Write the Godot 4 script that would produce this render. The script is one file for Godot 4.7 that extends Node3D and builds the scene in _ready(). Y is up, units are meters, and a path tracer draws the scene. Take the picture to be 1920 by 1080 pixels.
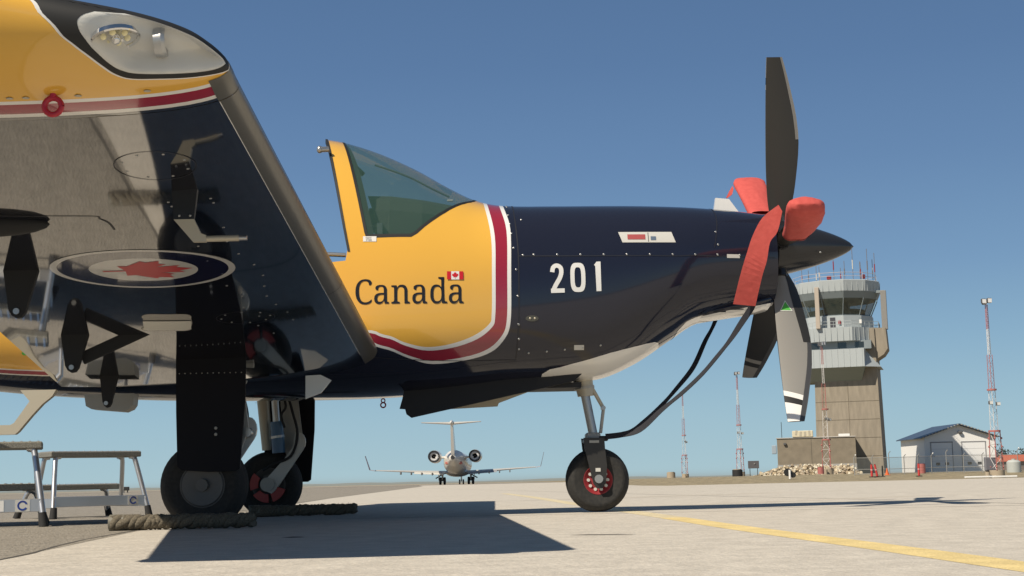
extends Node3D
# A training aeroplane parked on a sunlit apron, seen from just above the ground; a jet, a control tower and a shed stand behind it.

# ---------------------------------------------------------------- small helpers
var counts := {}
func V(x, y, z) -> Vector3: return Vector3(x, y, z)
func lin(r, g, b) -> Color: return Color(r, g, b).linear_to_srgb()
func numbered(parent: Node, called: String) -> String:
	var key := str(parent.get_instance_id()) + called
	var k: int = counts.get(key, 0)
	counts[key] = k + 1
	return called if k == 0 else "%s_%03d" % [called, k]
func thing(called: String, label: String, category: String, at = Vector3.ZERO, turn = 0.0, group = "") -> Node3D:
	var o := Node3D.new()
	o.name = numbered(self, called); add_child(o, true)
	o.position = at; o.rotation.y = turn
	tag(o, label, category, group)
	return o
func tag(o: Node, label: String, category: String, group = "") -> void:
	o.set_meta("label", label); o.set_meta("category", category)
	if group != "": o.set_meta("group", group)
func put(parent: Node, called: String, m: Mesh, mat: Material, label = "") -> MeshInstance3D:
	var o := MeshInstance3D.new()
	o.name = numbered(parent, called); o.mesh = m; o.material_override = mat
	parent.add_child(o, true)
	if label != "": o.set_meta("label", label)
	return o
func structure(called: String, m: Mesh, mat: Material) -> MeshInstance3D:
	var o := put(self, called, m, mat)
	o.set_meta("kind", "structure")
	return o
func copy(o: Node3D, at: Vector3, turn: float, label: String) -> Node3D:
	var c: Node3D = o.duplicate()
	c.name = numbered(self, String(o.name)); add_child(c, true)
	c.position = at; c.rotation.y = turn; c.set_meta("label", label)
	return c

# a triangle soup with normals
class Soup:
	var p := PackedVector3Array()
	var n := PackedVector3Array()
	var t := PackedVector2Array()
	func tri_n(a: Vector3, b: Vector3, c: Vector3, na: Vector3, nb: Vector3, nc: Vector3, ua = Vector2.ZERO, ub = Vector2.ZERO, uc = Vector2.ZERO) -> void:
		if (b - a).cross(c - a).dot(na + nb + nc) > 0.0:
			var h = b; b = c; c = h
			h = nb; nb = nc; nc = h
			h = ub; ub = uc; uc = h
		p.append(a); p.append(b); p.append(c)
		n.append(na); n.append(nb); n.append(nc)
		t.append(ua); t.append(ub); t.append(uc)
	func tri(a: Vector3, b: Vector3, c: Vector3, out: Vector3) -> void:
		var f := (b - a).cross(c - a)
		if f.length_squared() < 1e-16: return
		f = f.normalized()
		if f.dot(out) < 0.0: f = -f
		tri_n(a, b, c, f, f, f)
	func quad(a: Vector3, b: Vector3, c: Vector3, d: Vector3, out: Vector3) -> void:
		tri(a, b, c, out); tri(a, c, d, out)
	func soften() -> Soup:
		var sum := {}
		for i in p.size():
			var k := Vector3i((p[i] * 2000.0).round())
			sum[k] = sum.get(k, Vector3.ZERO) + n[i]
		for i in p.size(): n[i] = (sum[Vector3i((p[i] * 2000.0).round())] as Vector3).normalized()
		return self
	func mesh() -> ArrayMesh:
		var m := ArrayMesh.new()
		if p.is_empty(): return m
		var a := []
		a.resize(Mesh.ARRAY_MAX)
		a[Mesh.ARRAY_VERTEX] = p; a[Mesh.ARRAY_NORMAL] = n; a[Mesh.ARRAY_TEX_UV] = t
		m.add_surface_from_arrays(Mesh.PRIMITIVE_TRIANGLES, a)
		return m
	# a box with chamfered edges
	func box(c: Vector3, s: Vector3, b = 0.0, at := Transform3D.IDENTITY) -> Soup:
		var h := s * 0.5
		b = minf(b, minf(h.x, minf(h.y, h.z)) * 0.6)
		var P = func(sx, sy, sz, ax):
			var v := Vector3(sx * (h.x - (0.0 if ax == 0 else b)), sy * (h.y - (0.0 if ax == 1 else b)), sz * (h.z - (0.0 if ax == 2 else b)))
			return at * (c + v)
		var B := at.basis
		for ax in 3:
			for s1 in [-1, 1]:
				var o := Vector3.ZERO; o[ax] = s1
				var q := []
				for k in [[-1, -1], [1, -1], [1, 1], [-1, 1]]:
					var e := [0, 0, 0]; e[ax] = s1; e[(ax + 1) % 3] = k[0]; e[(ax + 2) % 3] = k[1]
					q.append(P.call(e[0], e[1], e[2], ax))
				quad(q[0], q[1], q[2], q[3], B * o)
		if b > 0.0:
			for ax in 3:
				var a1 := (ax + 1) % 3; var a2 := (ax + 2) % 3
				for s1 in [-1, 1]:
					for s2 in [-1, 1]:
						var o := Vector3.ZERO; o[a1] = s1; o[a2] = s2
						var e := [0, 0, 0]; e[a1] = s1; e[a2] = s2
						var f := e.duplicate(); e[ax] = -1; f[ax] = 1
						quad(P.call(e[0], e[1], e[2], a1), P.call(f[0], f[1], f[2], a1), P.call(f[0], f[1], f[2], a2), P.call(e[0], e[1], e[2], a2), B * o)
			for sx in [-1, 1]:
				for sy in [-1, 1]:
					for sz in [-1, 1]:
						tri(P.call(sx, sy, sz, 0), P.call(sx, sy, sz, 1), P.call(sx, sy, sz, 2), B * Vector3(sx, sy, sz))
		return self
	# a tube along points; r a number or an array
	func tube(pts: Array, r, sides = 10, caps = true, flat = 1.0) -> Soup:
		var rings := []; var nrm := []
		var up := Vector3(0.31, 0.9, 0.2).normalized()
		var last := Vector3.ZERO
		for i in pts.size():
			var d: Vector3 = (pts[mini(i + 1, pts.size() - 1)] - pts[maxi(i - 1, 0)]).normalized()
			var x := up.cross(d)
			if last != Vector3.ZERO: x = last - d * last.dot(d)
			elif x.length() < 0.1: x = Vector3.RIGHT.cross(d)
			x = x.normalized(); last = x
			var y := d.cross(x)
			var rr: float = r[i] if r is Array else r
			var ring := []; var rn := []
			for k in sides:
				var a: float = TAU * k / sides
				var o := x * cos(a) + y * sin(a)
				ring.append(pts[i] + (x * cos(a) + y * sin(a) * flat) * rr); rn.append(o)
			rings.append(ring); nrm.append(rn)
		for i in pts.size() - 1:
			for k in sides:
				var k2: int = (k + 1) % sides
				tri_n(rings[i][k], rings[i + 1][k], rings[i + 1][k2], nrm[i][k], nrm[i + 1][k], nrm[i + 1][k2])
				tri_n(rings[i][k], rings[i + 1][k2], rings[i][k2], nrm[i][k], nrm[i + 1][k2], nrm[i][k2])
		if caps:
			for e in [0, pts.size() - 1]:
				var out: Vector3 = (pts[e] - pts[1 if e == 0 else e - 1])
				for k in range(1, sides - 1): tri(rings[e][0], rings[e][k], rings[e][k + 1], out)
		return self
	# a lathe: profile of (along, radius) turned round an axis of the transform's z
	func lathe(prof: Array, sides: int, at := Transform3D.IDENTITY, a0 = 0.0, a1 = TAU) -> Soup:
		for i in prof.size() - 1:
			var p0: Vector2 = prof[i]; var p1: Vector2 = prof[i + 1]
			var d := p1 - p0
			if d.length() < 1e-6: continue
			var nn := Vector2(-d.y, d.x).normalized()   # (along, radial): outward taken on the left of the path
			for k in sides:
				var u0: float = a0 + (a1 - a0) * k / sides; var u1: float = a0 + (a1 - a0) * (k + 1) / sides
				var f = func(q: Vector2, u): return at * Vector3(q.y * cos(u), q.y * sin(u), q.x)
				var g = func(u): return at.basis * Vector3(nn.y * cos(u), nn.y * sin(u), nn.x)
				var A = f.call(p0, u0); var Bq = f.call(p0, u1); var Cq = f.call(p1, u1); var Dq = f.call(p1, u0)
				if p0.y > 1e-6: tri_n(A, Bq, Cq, g.call(u0), g.call(u1), g.call(u1))
				if p1.y > 1e-6: tri_n(A, Cq, Dq, g.call(u0), g.call(u1), g.call(u0))
		return self
	# a flat outline (in x, y of the transform) given thickness along z
	func plate(poly: PackedVector2Array, z0: float, z1: float, at := Transform3D.IDENTITY) -> Soup:
		var ix := Geometry2D.triangulate_polygon(poly)
		for k in range(0, ix.size(), 3):
			for z in [z0, z1]:
				var out := at.basis.z * (1.0 if z == maxf(z0, z1) else -1.0)
				tri(at * Vector3(poly[ix[k]].x, poly[ix[k]].y, z), at * Vector3(poly[ix[k + 1]].x, poly[ix[k + 1]].y, z), at * Vector3(poly[ix[k + 2]].x, poly[ix[k + 2]].y, z), out)
		var cw := -1.0 if Geometry2D.is_polygon_clockwise(poly) else 1.0
		for k in poly.size():
			var a := poly[k]; var b := poly[(k + 1) % poly.size()]
			var o := Vector3((b - a).y, -(b - a).x, 0) * cw
			quad(at * Vector3(a.x, a.y, z0), at * Vector3(b.x, b.y, z0), at * Vector3(b.x, b.y, z1), at * Vector3(a.x, a.y, z1), at.basis * o)
		return self
	# a prism between two rings of equal count, with caps
	func loft(rings: Array, caps = true) -> Soup:
		for i in rings.size() - 1:
			var mid := Vector3.ZERO
			for q in rings[i]: mid += q
			for q in rings[i + 1]: mid += q
			mid /= rings[i].size() * 2.0
			for k in rings[i].size():
				var k2: int = (k + 1) % rings[i].size()
				var a: Vector3 = rings[i][k]; var b: Vector3 = rings[i][k2]; var c: Vector3 = rings[i + 1][k2]; var d: Vector3 = rings[i + 1][k]
				quad(a, b, c, d, (a + b + c + d) / 4.0 - mid)
		if caps:
			for e in [0, rings.size() - 1]:
				var r: Array = rings[e]
				var c := Vector3.ZERO
				for q in r: c += q
				c /= r.size()
				var o: Vector3 = c - rings[1 if e == 0 else e - 1][0]
				var nn: Vector3 = (r[1] - r[0]).cross(r[2] - r[0])
				if nn.dot(o) < 0: nn = -nn
				for k in range(r.size()): tri(c, r[k], r[(k + 1) % r.size()], nn)
		return self
	func sphere(c: Vector3, r: Vector3, sides = 8, at := Transform3D.IDENTITY) -> Soup:
		var rows := maxi(4, sides / 2)
		var f = func(i, k):
			var a: float = PI * i / rows; var b: float = TAU * k / sides
			return Vector3(sin(a) * cos(b), cos(a), sin(a) * sin(b))
		for i in rows:
			for k in sides:
				var d := [f.call(i, k), f.call(i + 1, k), f.call(i + 1, k + 1), f.call(i, k + 1)]
				var q := d.map(func(v): return at * (c + v * r))
				var m := d.map(func(v): return (at.basis * (v / r)).normalized())
				if i < rows - 1: tri_n(q[0], q[1], q[2], m[0], m[1], m[2])
				if i > 0: tri_n(q[0], q[2], q[3], m[0], m[2], m[3])
		return self

# a surface f(a, b) cut to an outline: each grid cell is clipped by the outlines and laid on the surface, proud by off
func patch(f: Callable, ga: Array, gb: Array, inc = null, exc: Array = [], off = 0.0, out = null, s: Soup = null) -> Soup:
	if s == null: s = Soup.new()
	var cache := {}
	var vert = func(q: Vector2):
		var key := Vector2i(roundi(q.x * 1e5), roundi(q.y * 1e5))
		if cache.has(key): return cache[key]
		var e := 0.003
		var P: Vector3 = f.call(q.x, q.y)
		var da: Vector3 = f.call(q.x + e, q.y) - f.call(q.x - e, q.y)
		var db: Vector3 = f.call(q.x, q.y + e) - f.call(q.x, q.y - e)
		var nn := da.cross(db)
		nn = nn.normalized() if nn.length() > 1e-12 else Vector3.UP
		if out != null and nn.dot(out.call(P, q)) < 0.0: nn = -nn
		var r := [P + nn * off, nn]
		cache[key] = r
		return r
	for i in ga.size() - 1:
		for j in gb.size() - 1:
			var cell := PackedVector2Array([Vector2(ga[i], gb[j]), Vector2(ga[i + 1], gb[j]), Vector2(ga[i + 1], gb[j + 1]), Vector2(ga[i], gb[j + 1])])
			var pieces: Array = [cell]
			if inc != null: pieces = Geometry2D.intersect_polygons(cell, inc)
			for x in exc:
				var rest := []
				for q in pieces: rest.append_array(Geometry2D.clip_polygons(q, x))
				pieces = rest
			for q in pieces:
				if q.size() < 3 or (Geometry2D.is_polygon_clockwise(q) and not Geometry2D.is_polygon_clockwise(cell)): continue
				if q.size() == 4 and q == cell:
					var w: Array = Array(q).map(func(v): return vert.call(v))
					s.tri_n(w[0][0], w[1][0], w[2][0], w[0][1], w[1][1], w[2][1], q[0], q[1], q[2])
					s.tri_n(w[0][0], w[2][0], w[3][0], w[0][1], w[2][1], w[3][1], q[0], q[2], q[3])
					continue
				var ix := Geometry2D.triangulate_polygon(q)
				for k in range(0, ix.size(), 3):
					var a = vert.call(q[ix[k]]); var b = vert.call(q[ix[k + 1]]); var c = vert.call(q[ix[k + 2]])
					s.tri_n(a[0], b[0], c[0], a[1], b[1], c[1], q[ix[k]], q[ix[k + 1]], q[ix[k + 2]])
	return s
func steps(a: float, b: float, n: int) -> Array:
	var r := []
	for k in n + 1: r.append(a + (b - a) * k / n)
	return r
func poly(a: Array) -> PackedVector2Array:
	var r := PackedVector2Array()
	for k in range(0, a.size(), 2): r.append(Vector2(a[k], a[k + 1]))
	return r
func circle(cx, cy, rx, ry, n = 40) -> PackedVector2Array:
	var r := PackedVector2Array()
	for k in n: r.append(Vector2(cx + rx * cos(TAU * k / n), cy + ry * sin(TAU * k / n)))
	return r
func smooth(pts: PackedVector2Array, n = 4) -> PackedVector2Array:
	var r := PackedVector2Array()
	for i in pts.size() - 1:
		var a := pts[maxi(i - 1, 0)]; var b := pts[i]; var c := pts[i + 1]; var d := pts[mini(i + 2, pts.size() - 1)]
		for k in n: r.append(b.cubic_interpolate(c, a, d, float(k) / n))
	r.append(pts[-1])
	return r
func smooth3(pts: Array, n = 5) -> Array:
	var r := []
	for i in pts.size() - 1:
		var a: Vector3 = pts[maxi(i - 1, 0)]; var b: Vector3 = pts[i]; var c: Vector3 = pts[i + 1]; var d: Vector3 = pts[mini(i + 2, pts.size() - 1)]
		for k in n: r.append(b.cubic_interpolate(c, a, d, float(k) / n))
	r.append(pts[-1])
	return r
func axis_to(from: Vector3, along: Vector3) -> Transform3D:
	var z := along.normalized()
	var x := (Vector3.UP if absf(z.y) < 0.9 else Vector3.RIGHT).cross(z).normalized()
	return Transform3D(Basis(x, z.cross(x), z), from)

# ---------------------------------------------------------------- materials
func mat(c: Color, rough = 0.6, metal = 0.0, coat = 0.0, spec = 0.5) -> StandardMaterial3D:
	var m := StandardMaterial3D.new()
	m.albedo_color = c; m.roughness = rough; m.metallic = metal; m.metallic_specular = spec
	if coat > 0.0:
		m.clearcoat_enabled = true; m.clearcoat = coat; m.clearcoat_roughness = 0.03
	return m
func noise_tex(size: int, freq: float, lo: Color, hi: Color, seed_: int, octaves = 4, as_normal = false, bump = 2.0, mid = 0.5) -> NoiseTexture2D:
	var t := NoiseTexture2D.new()
	var nz := FastNoiseLite.new()
	nz.seed = seed_; nz.frequency = freq; nz.fractal_octaves = octaves; nz.noise_type = FastNoiseLite.TYPE_SIMPLEX_SMOOTH
	t.noise = nz; t.width = size; t.height = size; t.seamless = true
	if as_normal:
		t.as_normal_map = true; t.bump_strength = bump
	else:
		var g := Gradient.new()
		g.offsets = PackedFloat32Array([0.0, mid, 1.0]); g.colors = PackedColorArray([lo, lo.lerp(hi, 0.5), hi])
		t.color_ramp = g
	return t
func grain_image(size: int, base: Color, amp: float, fleck: float, seed_: int, patchy = 0.08) -> ImageTexture:
	var n1 := FastNoiseLite.new(); n1.seed = seed_; n1.frequency = 0.22; n1.fractal_octaves = 2
	var n2 := FastNoiseLite.new(); n2.seed = seed_ + 5; n2.frequency = 0.012; n2.fractal_octaves = 4
	var A := n1.get_seamless_image(size, size).get_data(); var B := n2.get_seamless_image(size, size).get_data()
	var rng := RandomNumberGenerator.new(); rng.seed = seed_
	var d := PackedByteArray(); d.resize(size * size * 3)
	for i in size * size:
		var k: float = 1.0 + amp * (A[i] / 127.5 - 1.0) + patchy * (B[i] / 127.5 - 1.0)
		var r: float = rng.randf()
		if r < fleck: k *= 0.72
		elif r > 1.0 - fleck: k *= 1.2
		d[i * 3] = clampi(int(base.r * k * 255.0), 0, 255)
		d[i * 3 + 1] = clampi(int(base.g * k * 255.0), 0, 255)
		d[i * 3 + 2] = clampi(int(base.b * k * 255.0), 0, 255)
	return ImageTexture.create_from_image(Image.create_from_data(size, size, false, Image.FORMAT_RGB8, d))
func ground_mat(tex: Texture2D, metres: float, rough = 0.95, normal: Texture2D = null, depth = 0.6) -> StandardMaterial3D:
	var m := mat(Color.WHITE, rough, 0.0, 0.0, 0.3)
	m.albedo_texture = tex
	m.uv1_triplanar = true; m.uv1_world_triplanar = true; m.uv1_scale = Vector3.ONE / metres
	if normal != null:
		m.normal_enabled = true; m.normal_texture = normal; m.normal_scale = depth
	return m
func pane(c: Color, alpha: float) -> StandardMaterial3D:
	var m := mat(Color(c.r, c.g, c.b, alpha), 0.02, 0.0, 0.0, 0.6)
	m.transparency = BaseMaterial3D.TRANSPARENCY_ALPHA
	m.cull_mode = BaseMaterial3D.CULL_DISABLED
	return m
var M := {}
func materials() -> void:
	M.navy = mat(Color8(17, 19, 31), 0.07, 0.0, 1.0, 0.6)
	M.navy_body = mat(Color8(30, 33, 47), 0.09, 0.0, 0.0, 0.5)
	M.yellow = mat(lin(0.72, 0.398, 0.058), 0.16, 0.0, 0.8, 0.5)
	var ripple := noise_tex(256, 0.012, Color.BLACK, Color.WHITE, 51, 2, true, 1.5)
	for m in [M.navy, M.navy_body, M.yellow]:
		m.normal_enabled = true; m.normal_texture = ripple; m.normal_scale = 0.05
		m.uv1_triplanar = true; m.uv1_scale = Vector3.ONE * 0.9
	M.red = mat(lin(0.28, 0.016, 0.035), 0.14, 0.0, 0.8, 0.5)
	M.white = mat(lin(0.74, 0.73, 0.70), 0.2, 0.0, 0.5)
	M.edge_grey = mat(lin(0.12, 0.115, 0.10), 0.32, 0.25, 0.0, 0.6)
	M.spinner = mat(lin(0.018, 0.019, 0.022), 0.16, 0.0, 0.0, 0.5)
	M.black = mat(lin(0.022, 0.021, 0.02), 0.45)
	M.matt_black = mat(lin(0.016, 0.016, 0.017), 0.75)
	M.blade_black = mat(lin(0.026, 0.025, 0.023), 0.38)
	M.blade_grey = mat(lin(0.23, 0.222, 0.205), 0.42)
	M.steel = mat(lin(0.42, 0.42, 0.41), 0.32, 0.8)
	M.chrome = mat(lin(0.72, 0.72, 0.72), 0.08, 1.0)
	M.leg_grey = mat(lin(0.37, 0.36, 0.325), 0.4)
	M.tan_metal = mat(lin(0.48, 0.43, 0.33), 0.42, 0.3)
	M.light_paint = mat(lin(0.55, 0.54, 0.50), 0.35)
	M.tyre = mat(Color.WHITE, 0.82)
	M.tyre.albedo_texture = noise_tex(256, 0.05, lin(0.012, 0.012, 0.012), lin(0.034, 0.032, 0.028), 3)
	M.tyre.uv1_triplanar = true; M.tyre.uv1_scale = Vector3.ONE * 3.0
	M.rim_red = mat(lin(0.26, 0.025, 0.03), 0.4)
	M.rim_grey = mat(lin(0.09, 0.088, 0.085), 0.45, 0.3)
	M.shock_blue = mat(lin(0.05, 0.13, 0.24), 0.35)
	M.door_dark = mat(lin(0.011, 0.011, 0.014), 0.6, 0.0, 0.0, 0.25)
	M.seal = mat(lin(0.01, 0.01, 0.01), 0.6)
	M.glass = pane(Color8(62, 92, 80), 0.46)
	M.lens = pane(Color8(225, 235, 240), 0.06)
	M.inside = mat(lin(0.10, 0.13, 0.14), 0.7)
	M.dash = mat(lin(0.05, 0.062, 0.055), 0.85)
	M.cloth = mat(Color.WHITE, 0.85)
	M.cloth.albedo_texture = noise_tex(256, 0.03, lin(0.46, 0.066, 0.056), lin(0.56, 0.095, 0.080), 11)
	M.cloth.normal_enabled = true; M.cloth.normal_texture = noise_tex(256, 0.02, Color.BLACK, Color.WHITE, 12, 3, true, 3.0); M.cloth.normal_scale = 0.5
	M.cloth.uv1_triplanar = true; M.cloth.uv1_scale = Vector3.ONE * 3.0
	M.cloth.backlight_enabled = true; M.cloth.backlight = Color(0.25, 0.03, 0.02)
	M.webbing = mat(lin(0.018, 0.019, 0.026), 0.85)
	M.flag_red = mat(lin(0.52, 0.012, 0.02), 0.35)
	M.letter = mat(lin(0.012, 0.012, 0.014), 0.3)
	M.lines = mat(lin(0.012, 0.013, 0.02), 0.5)
	M.green = mat(lin(0.08, 0.42, 0.06), 0.5)
	M.rope = mat(Color.WHITE, 0.95)
	M.rope.albedo_texture = noise_tex(256, 0.06, lin(0.06, 0.05, 0.035), lin(0.21, 0.18, 0.13), 21)
	M.rope.uv1_triplanar = true; M.rope.uv1_scale = Vector3.ONE * 6.0
	M.alu = mat(lin(0.60, 0.61, 0.63), 0.34, 0.85)
	M.tread = mat(Color.WHITE, 0.6, 0.5)
	M.tread.albedo_texture = noise_tex(256, 0.09, lin(0.12, 0.115, 0.10), lin(0.46, 0.44, 0.38), 31)
	M.tread.uv1_triplanar = true; M.tread.uv1_scale = Vector3.ONE * 5.0
	M.rubber = mat(lin(0.02, 0.02, 0.021), 0.8)
	M.plastic_blue = mat(lin(0.02, 0.05, 0.25), 0.4)

# ---------------------------------------------------------------- the ground's height (the apron falls away a little on the right, the grass beyond rises again)
func gh(x: float, z: float) -> float:
	var d := maxf(-z, 0.5)
	var k: float = smoothstep(0.03, 0.10, x / d)
	return k * (-0.42 * smoothstep(12.0, 118.0, d) + 0.66 * smoothstep(121.0, 165.0, d))
func ground_point(x, z, up = 0.0) -> Vector3: return Vector3(x, gh(x, z) + up, z)
func sheet(outline, up: float, fine = false) -> ArrayMesh:
	var xs := [-3500.0, -600.0, -200.0, -100.0, -60.0, -40.0, -20.0, -10.0, -5.0, 0.0, 2.0, 4.0, 6.0, 8.0, 10.0, 12.0, 14.0, 17.0, 20.0, 25.0, 30.0, 36.0, 44.0, 55.0, 70.0, 100.0, 160.0, 400.0, 3500.0]
	var zs := [-4500.0, -1500.0, -600.0, -350.0, -250.0, -200.0, -175.0, -165.0, -155.0, -145.0, -135.0, -128.0, -121.0, -118.0, -100.0, -80.0, -60.0, -45.0, -32.0, -22.0, -16.0, -12.0, -8.0, -4.0, 0.0, 20.0, 60.0]
	return patch(func(x, z): return Vector3(x, gh(x, z) + up, z), xs, zs, outline, [], 0.0, func(_p, _q): return Vector3.UP).mesh()

# ---------------------------------------------------------------- the aeroplane's shapes: x forward, y up, z to its right-hand side (towards the camera)
const ST := [
	[-4.5, 1.40, 1.22, 0.05, 1.32, 2.0, 2.0], [-3.2, 1.46, 1.02, 0.22, 1.28, 2.0, 2.1], [-2.0, 1.62, 0.84, 0.42, 1.22, 2.0, 2.2],
	[-1.2, 1.95, 0.735, 0.55, 1.18, 2.0, 2.4], [-0.5, 2.16, 0.69, 0.60, 1.16, 2.0, 2.6], [0.1, 2.20, 0.675, 0.61, 1.15, 2.0, 2.7],
	[0.5, 2.178, 0.672, 0.61, 1.15, 2.0, 2.7], [0.75, 2.11, 0.675, 0.60, 1.15, 2.0, 2.7], [1.0, 1.995, 0.685, 0.585, 1.16, 2.05, 2.7],
	[1.2, 1.875, 0.70, 0.565, 1.17, 2.15, 2.7], [1.35, 1.798, 0.715, 0.545, 1.18, 2.25, 2.7], [1.5, 1.764, 0.73, 0.525, 1.20, 2.3, 2.7],
	[1.8, 1.757, 0.742, 0.49, 1.24, 2.3, 2.6], [2.05, 1.755, 0.76, 0.462, 1.28, 2.3, 2.5], [2.25, 1.752, 0.84, 0.438, 1.32, 2.3, 2.4],
	[2.45, 1.745, 0.965, 0.41, 1.36, 2.3, 2.3], [2.6, 1.736, 1.06, 0.385, 1.40, 2.3, 2.3], [2.8, 1.719, 1.115, 0.345, 1.42, 2.3, 2.3], [3.05, 1.69, 1.155, 0.28, 1.44, 2.2, 2.3]]
func herm(tab: Array, col: int, x: float) -> float:
	var n := tab.size()
	x = clampf(x, tab[0][0], tab[n - 1][0])
	var i := 0
	while i < n - 2 and x > tab[i + 1][0]: i += 1
	var h: float = tab[i + 1][0] - tab[i][0]
	var m0: float = (tab[1][col] - tab[0][col]) / (tab[1][0] - tab[0][0]) if i == 0 else (tab[i + 1][col] - tab[i - 1][col]) / (tab[i + 1][0] - tab[i - 1][0])
	var m1: float = (tab[n - 1][col] - tab[n - 2][col]) / (tab[n - 1][0] - tab[n - 2][0]) if i == n - 2 else (tab[i + 2][col] - tab[i][col]) / (tab[i + 2][0] - tab[i][0])
	var t: float = (x - tab[i][0]) / h
	return (2 * t * t * t - 3 * t * t + 1) * tab[i][col] + (t * t * t - 2 * t * t + t) * m0 * h + (-2 * t * t * t + 3 * t * t) * tab[i + 1][col] + (t * t * t - t * t) * m1 * h
var sec_cache := {}
func sec(u: float) -> Array:
	if not sec_cache.has(u):
		var r := []
		for k in range(1, 7): r.append(herm(ST, k, u))
		sec_cache[u] = r
	return sec_cache[u]
# q runs 0 (keel) .. 0.5 (widest) .. 1 (top) on the right-hand side and on to 2 down the left-hand side
func body(u: float, q: float) -> Vector3:
	var s := sec(u)
	var side := 1.0
	if q > 1.0:
		q = 2.0 - q; side = -1.0
	elif q < 0.0:
		q = -q; side = -1.0
	var th := (q - 0.5) * PI
	var sn := sin(th); var cs := maxf(cos(th), 0.0)
	if sn >= 0.0: return Vector3(u, s[3] + (s[0] - s[3]) * pow(sn, 2.0 / s[4]), side * s[2] * pow(cs, 2.0 / s[4]))
	return Vector3(u, s[3] - (s[3] - s[1]) * pow(-sn, 2.0 / s[5]), side * s[2] * pow(cs, 2.0 / s[5]))
func body_out(p: Vector3, _q) -> Vector3: return Vector3(0, p.y - sec(p.x)[3], p.z) + Vector3(0.0, 1e-4, 0)
func body_side(u: float, w: float) -> float:      # half width at a height
	var s := sec(u)
	var f: float = pow((w - s[3]) / (s[0] - s[3]), s[4]) if w >= s[3] else pow((s[3] - w) / (s[3] - s[1]), s[5])
	return s[2] * pow(maxf(1.0 - f, 0.0), 1.0 / (s[4] if w >= s[3] else s[5]))
func side_point(u: float, w: float) -> Vector3: return Vector3(u, w, body_side(u, w))

func foil(x: float, th: float, low: bool) -> float:
	x = clampf(x, 0.0, 1.0)
	var yt := 5.0 * th * (0.2969 * sqrt(x) - 0.126 * x - 0.3516 * x * x + 0.2843 * x * x * x - 0.1036 * x * x * x * x)
	var yc := 0.02 / 0.16 * (0.8 * x - x * x) if x < 0.4 else 0.02 / 0.36 * (0.2 + 0.8 * x - x * x)
	return yc - yt if low else yc + yt
func le(v: float) -> Vector2: return Vector2(0.80 - 0.0124 * (v - 0.62), 0.905 + 0.0484 * (v - 0.62))
func te(v: float) -> Vector2: return Vector2(-0.90 + (v - 0.55) * 0.1244, 0.763 + 0.0625 * (v - 0.55))
# c runs -1 (rear edge, underneath) .. 0 (front edge) .. 1 (rear edge, on top); chord fraction is c squared
func wing(c: float, v: float) -> Vector3:
	var av := absf(v)
	var l := le(av); var t := te(av)
	var x := c * c
	var ch := t - l
	var nn := Vector2(ch.y, -ch.x).normalized()
	var p := l + ch * x + nn * ch.length() * foil(x, 0.15 - 0.02 * av / 5.1, c < 0.0)
	return Vector3(p.x, p.y, v)
func wing_low(x: float, v: float) -> Vector3: return wing(-sqrt(maxf(x, 0.0)), v)
func wing_at(u: float, v: float) -> Vector3:
	var l := le(absf(v)); var t := te(absf(v))
	return wing_low((l.x - u) / (l.x - t.x), v)
const TIPS := [[0.0, 0.745], [0.1, 0.744], [0.2, 0.742], [0.3, 0.733], [0.4, 0.708], [0.5, 0.663], [0.6, 0.567], [0.7, 0.405], [0.8, 0.21], [0.9, -0.03]]
# the upswept wing end: s runs along its curve; side +1 right, -1 left
func tip(c: float, s: float) -> Vector3:
	var a := maxf(s, 0.0) * deg_to_rad(78.0)
	var u := herm(TIPS, 1, s)
	var l := le(5.05); var t := te(5.05)
	var v := 5.05 + 0.30 * sin(a); var w := l.y + 0.30 * (1.0 - cos(a))
	var t_u := t.x - 0.06 * s
	var chord := u - t_u
	var nn := Vector3(0, -cos(a), sin(a))
	var x := c * c
	var h := -maxf(chord, 0.25) * foil(x, 0.13, c < 0.0)
	return Vector3(u - chord * x, w, v) + nn * (h - (t.y - l.y) * x * chord / (l.x - t.x))
func tip_low(x: float, s: float) -> Vector3: return tip(-sqrt(maxf(x, 0.0)), s)
func mirror_of(f: Callable) -> Callable: return func(a, b): return f.call(a, b) * Vector3(1, 1, -1)
const LEAF := [0, 100, 16, 70, 33, 79, 26, 33, 47, 56, 53, 43, 80, 48, 71, 20, 84, 13, 42, -22, 46, -40, 4, -34, 5, -78, -5, -78, -4, -34, -46, -40, -42, -22, -84, 13, -71, 20, -80, 48, -53, 43, -47, 56, -26, 33, -33, 79, -16, 70]

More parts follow.
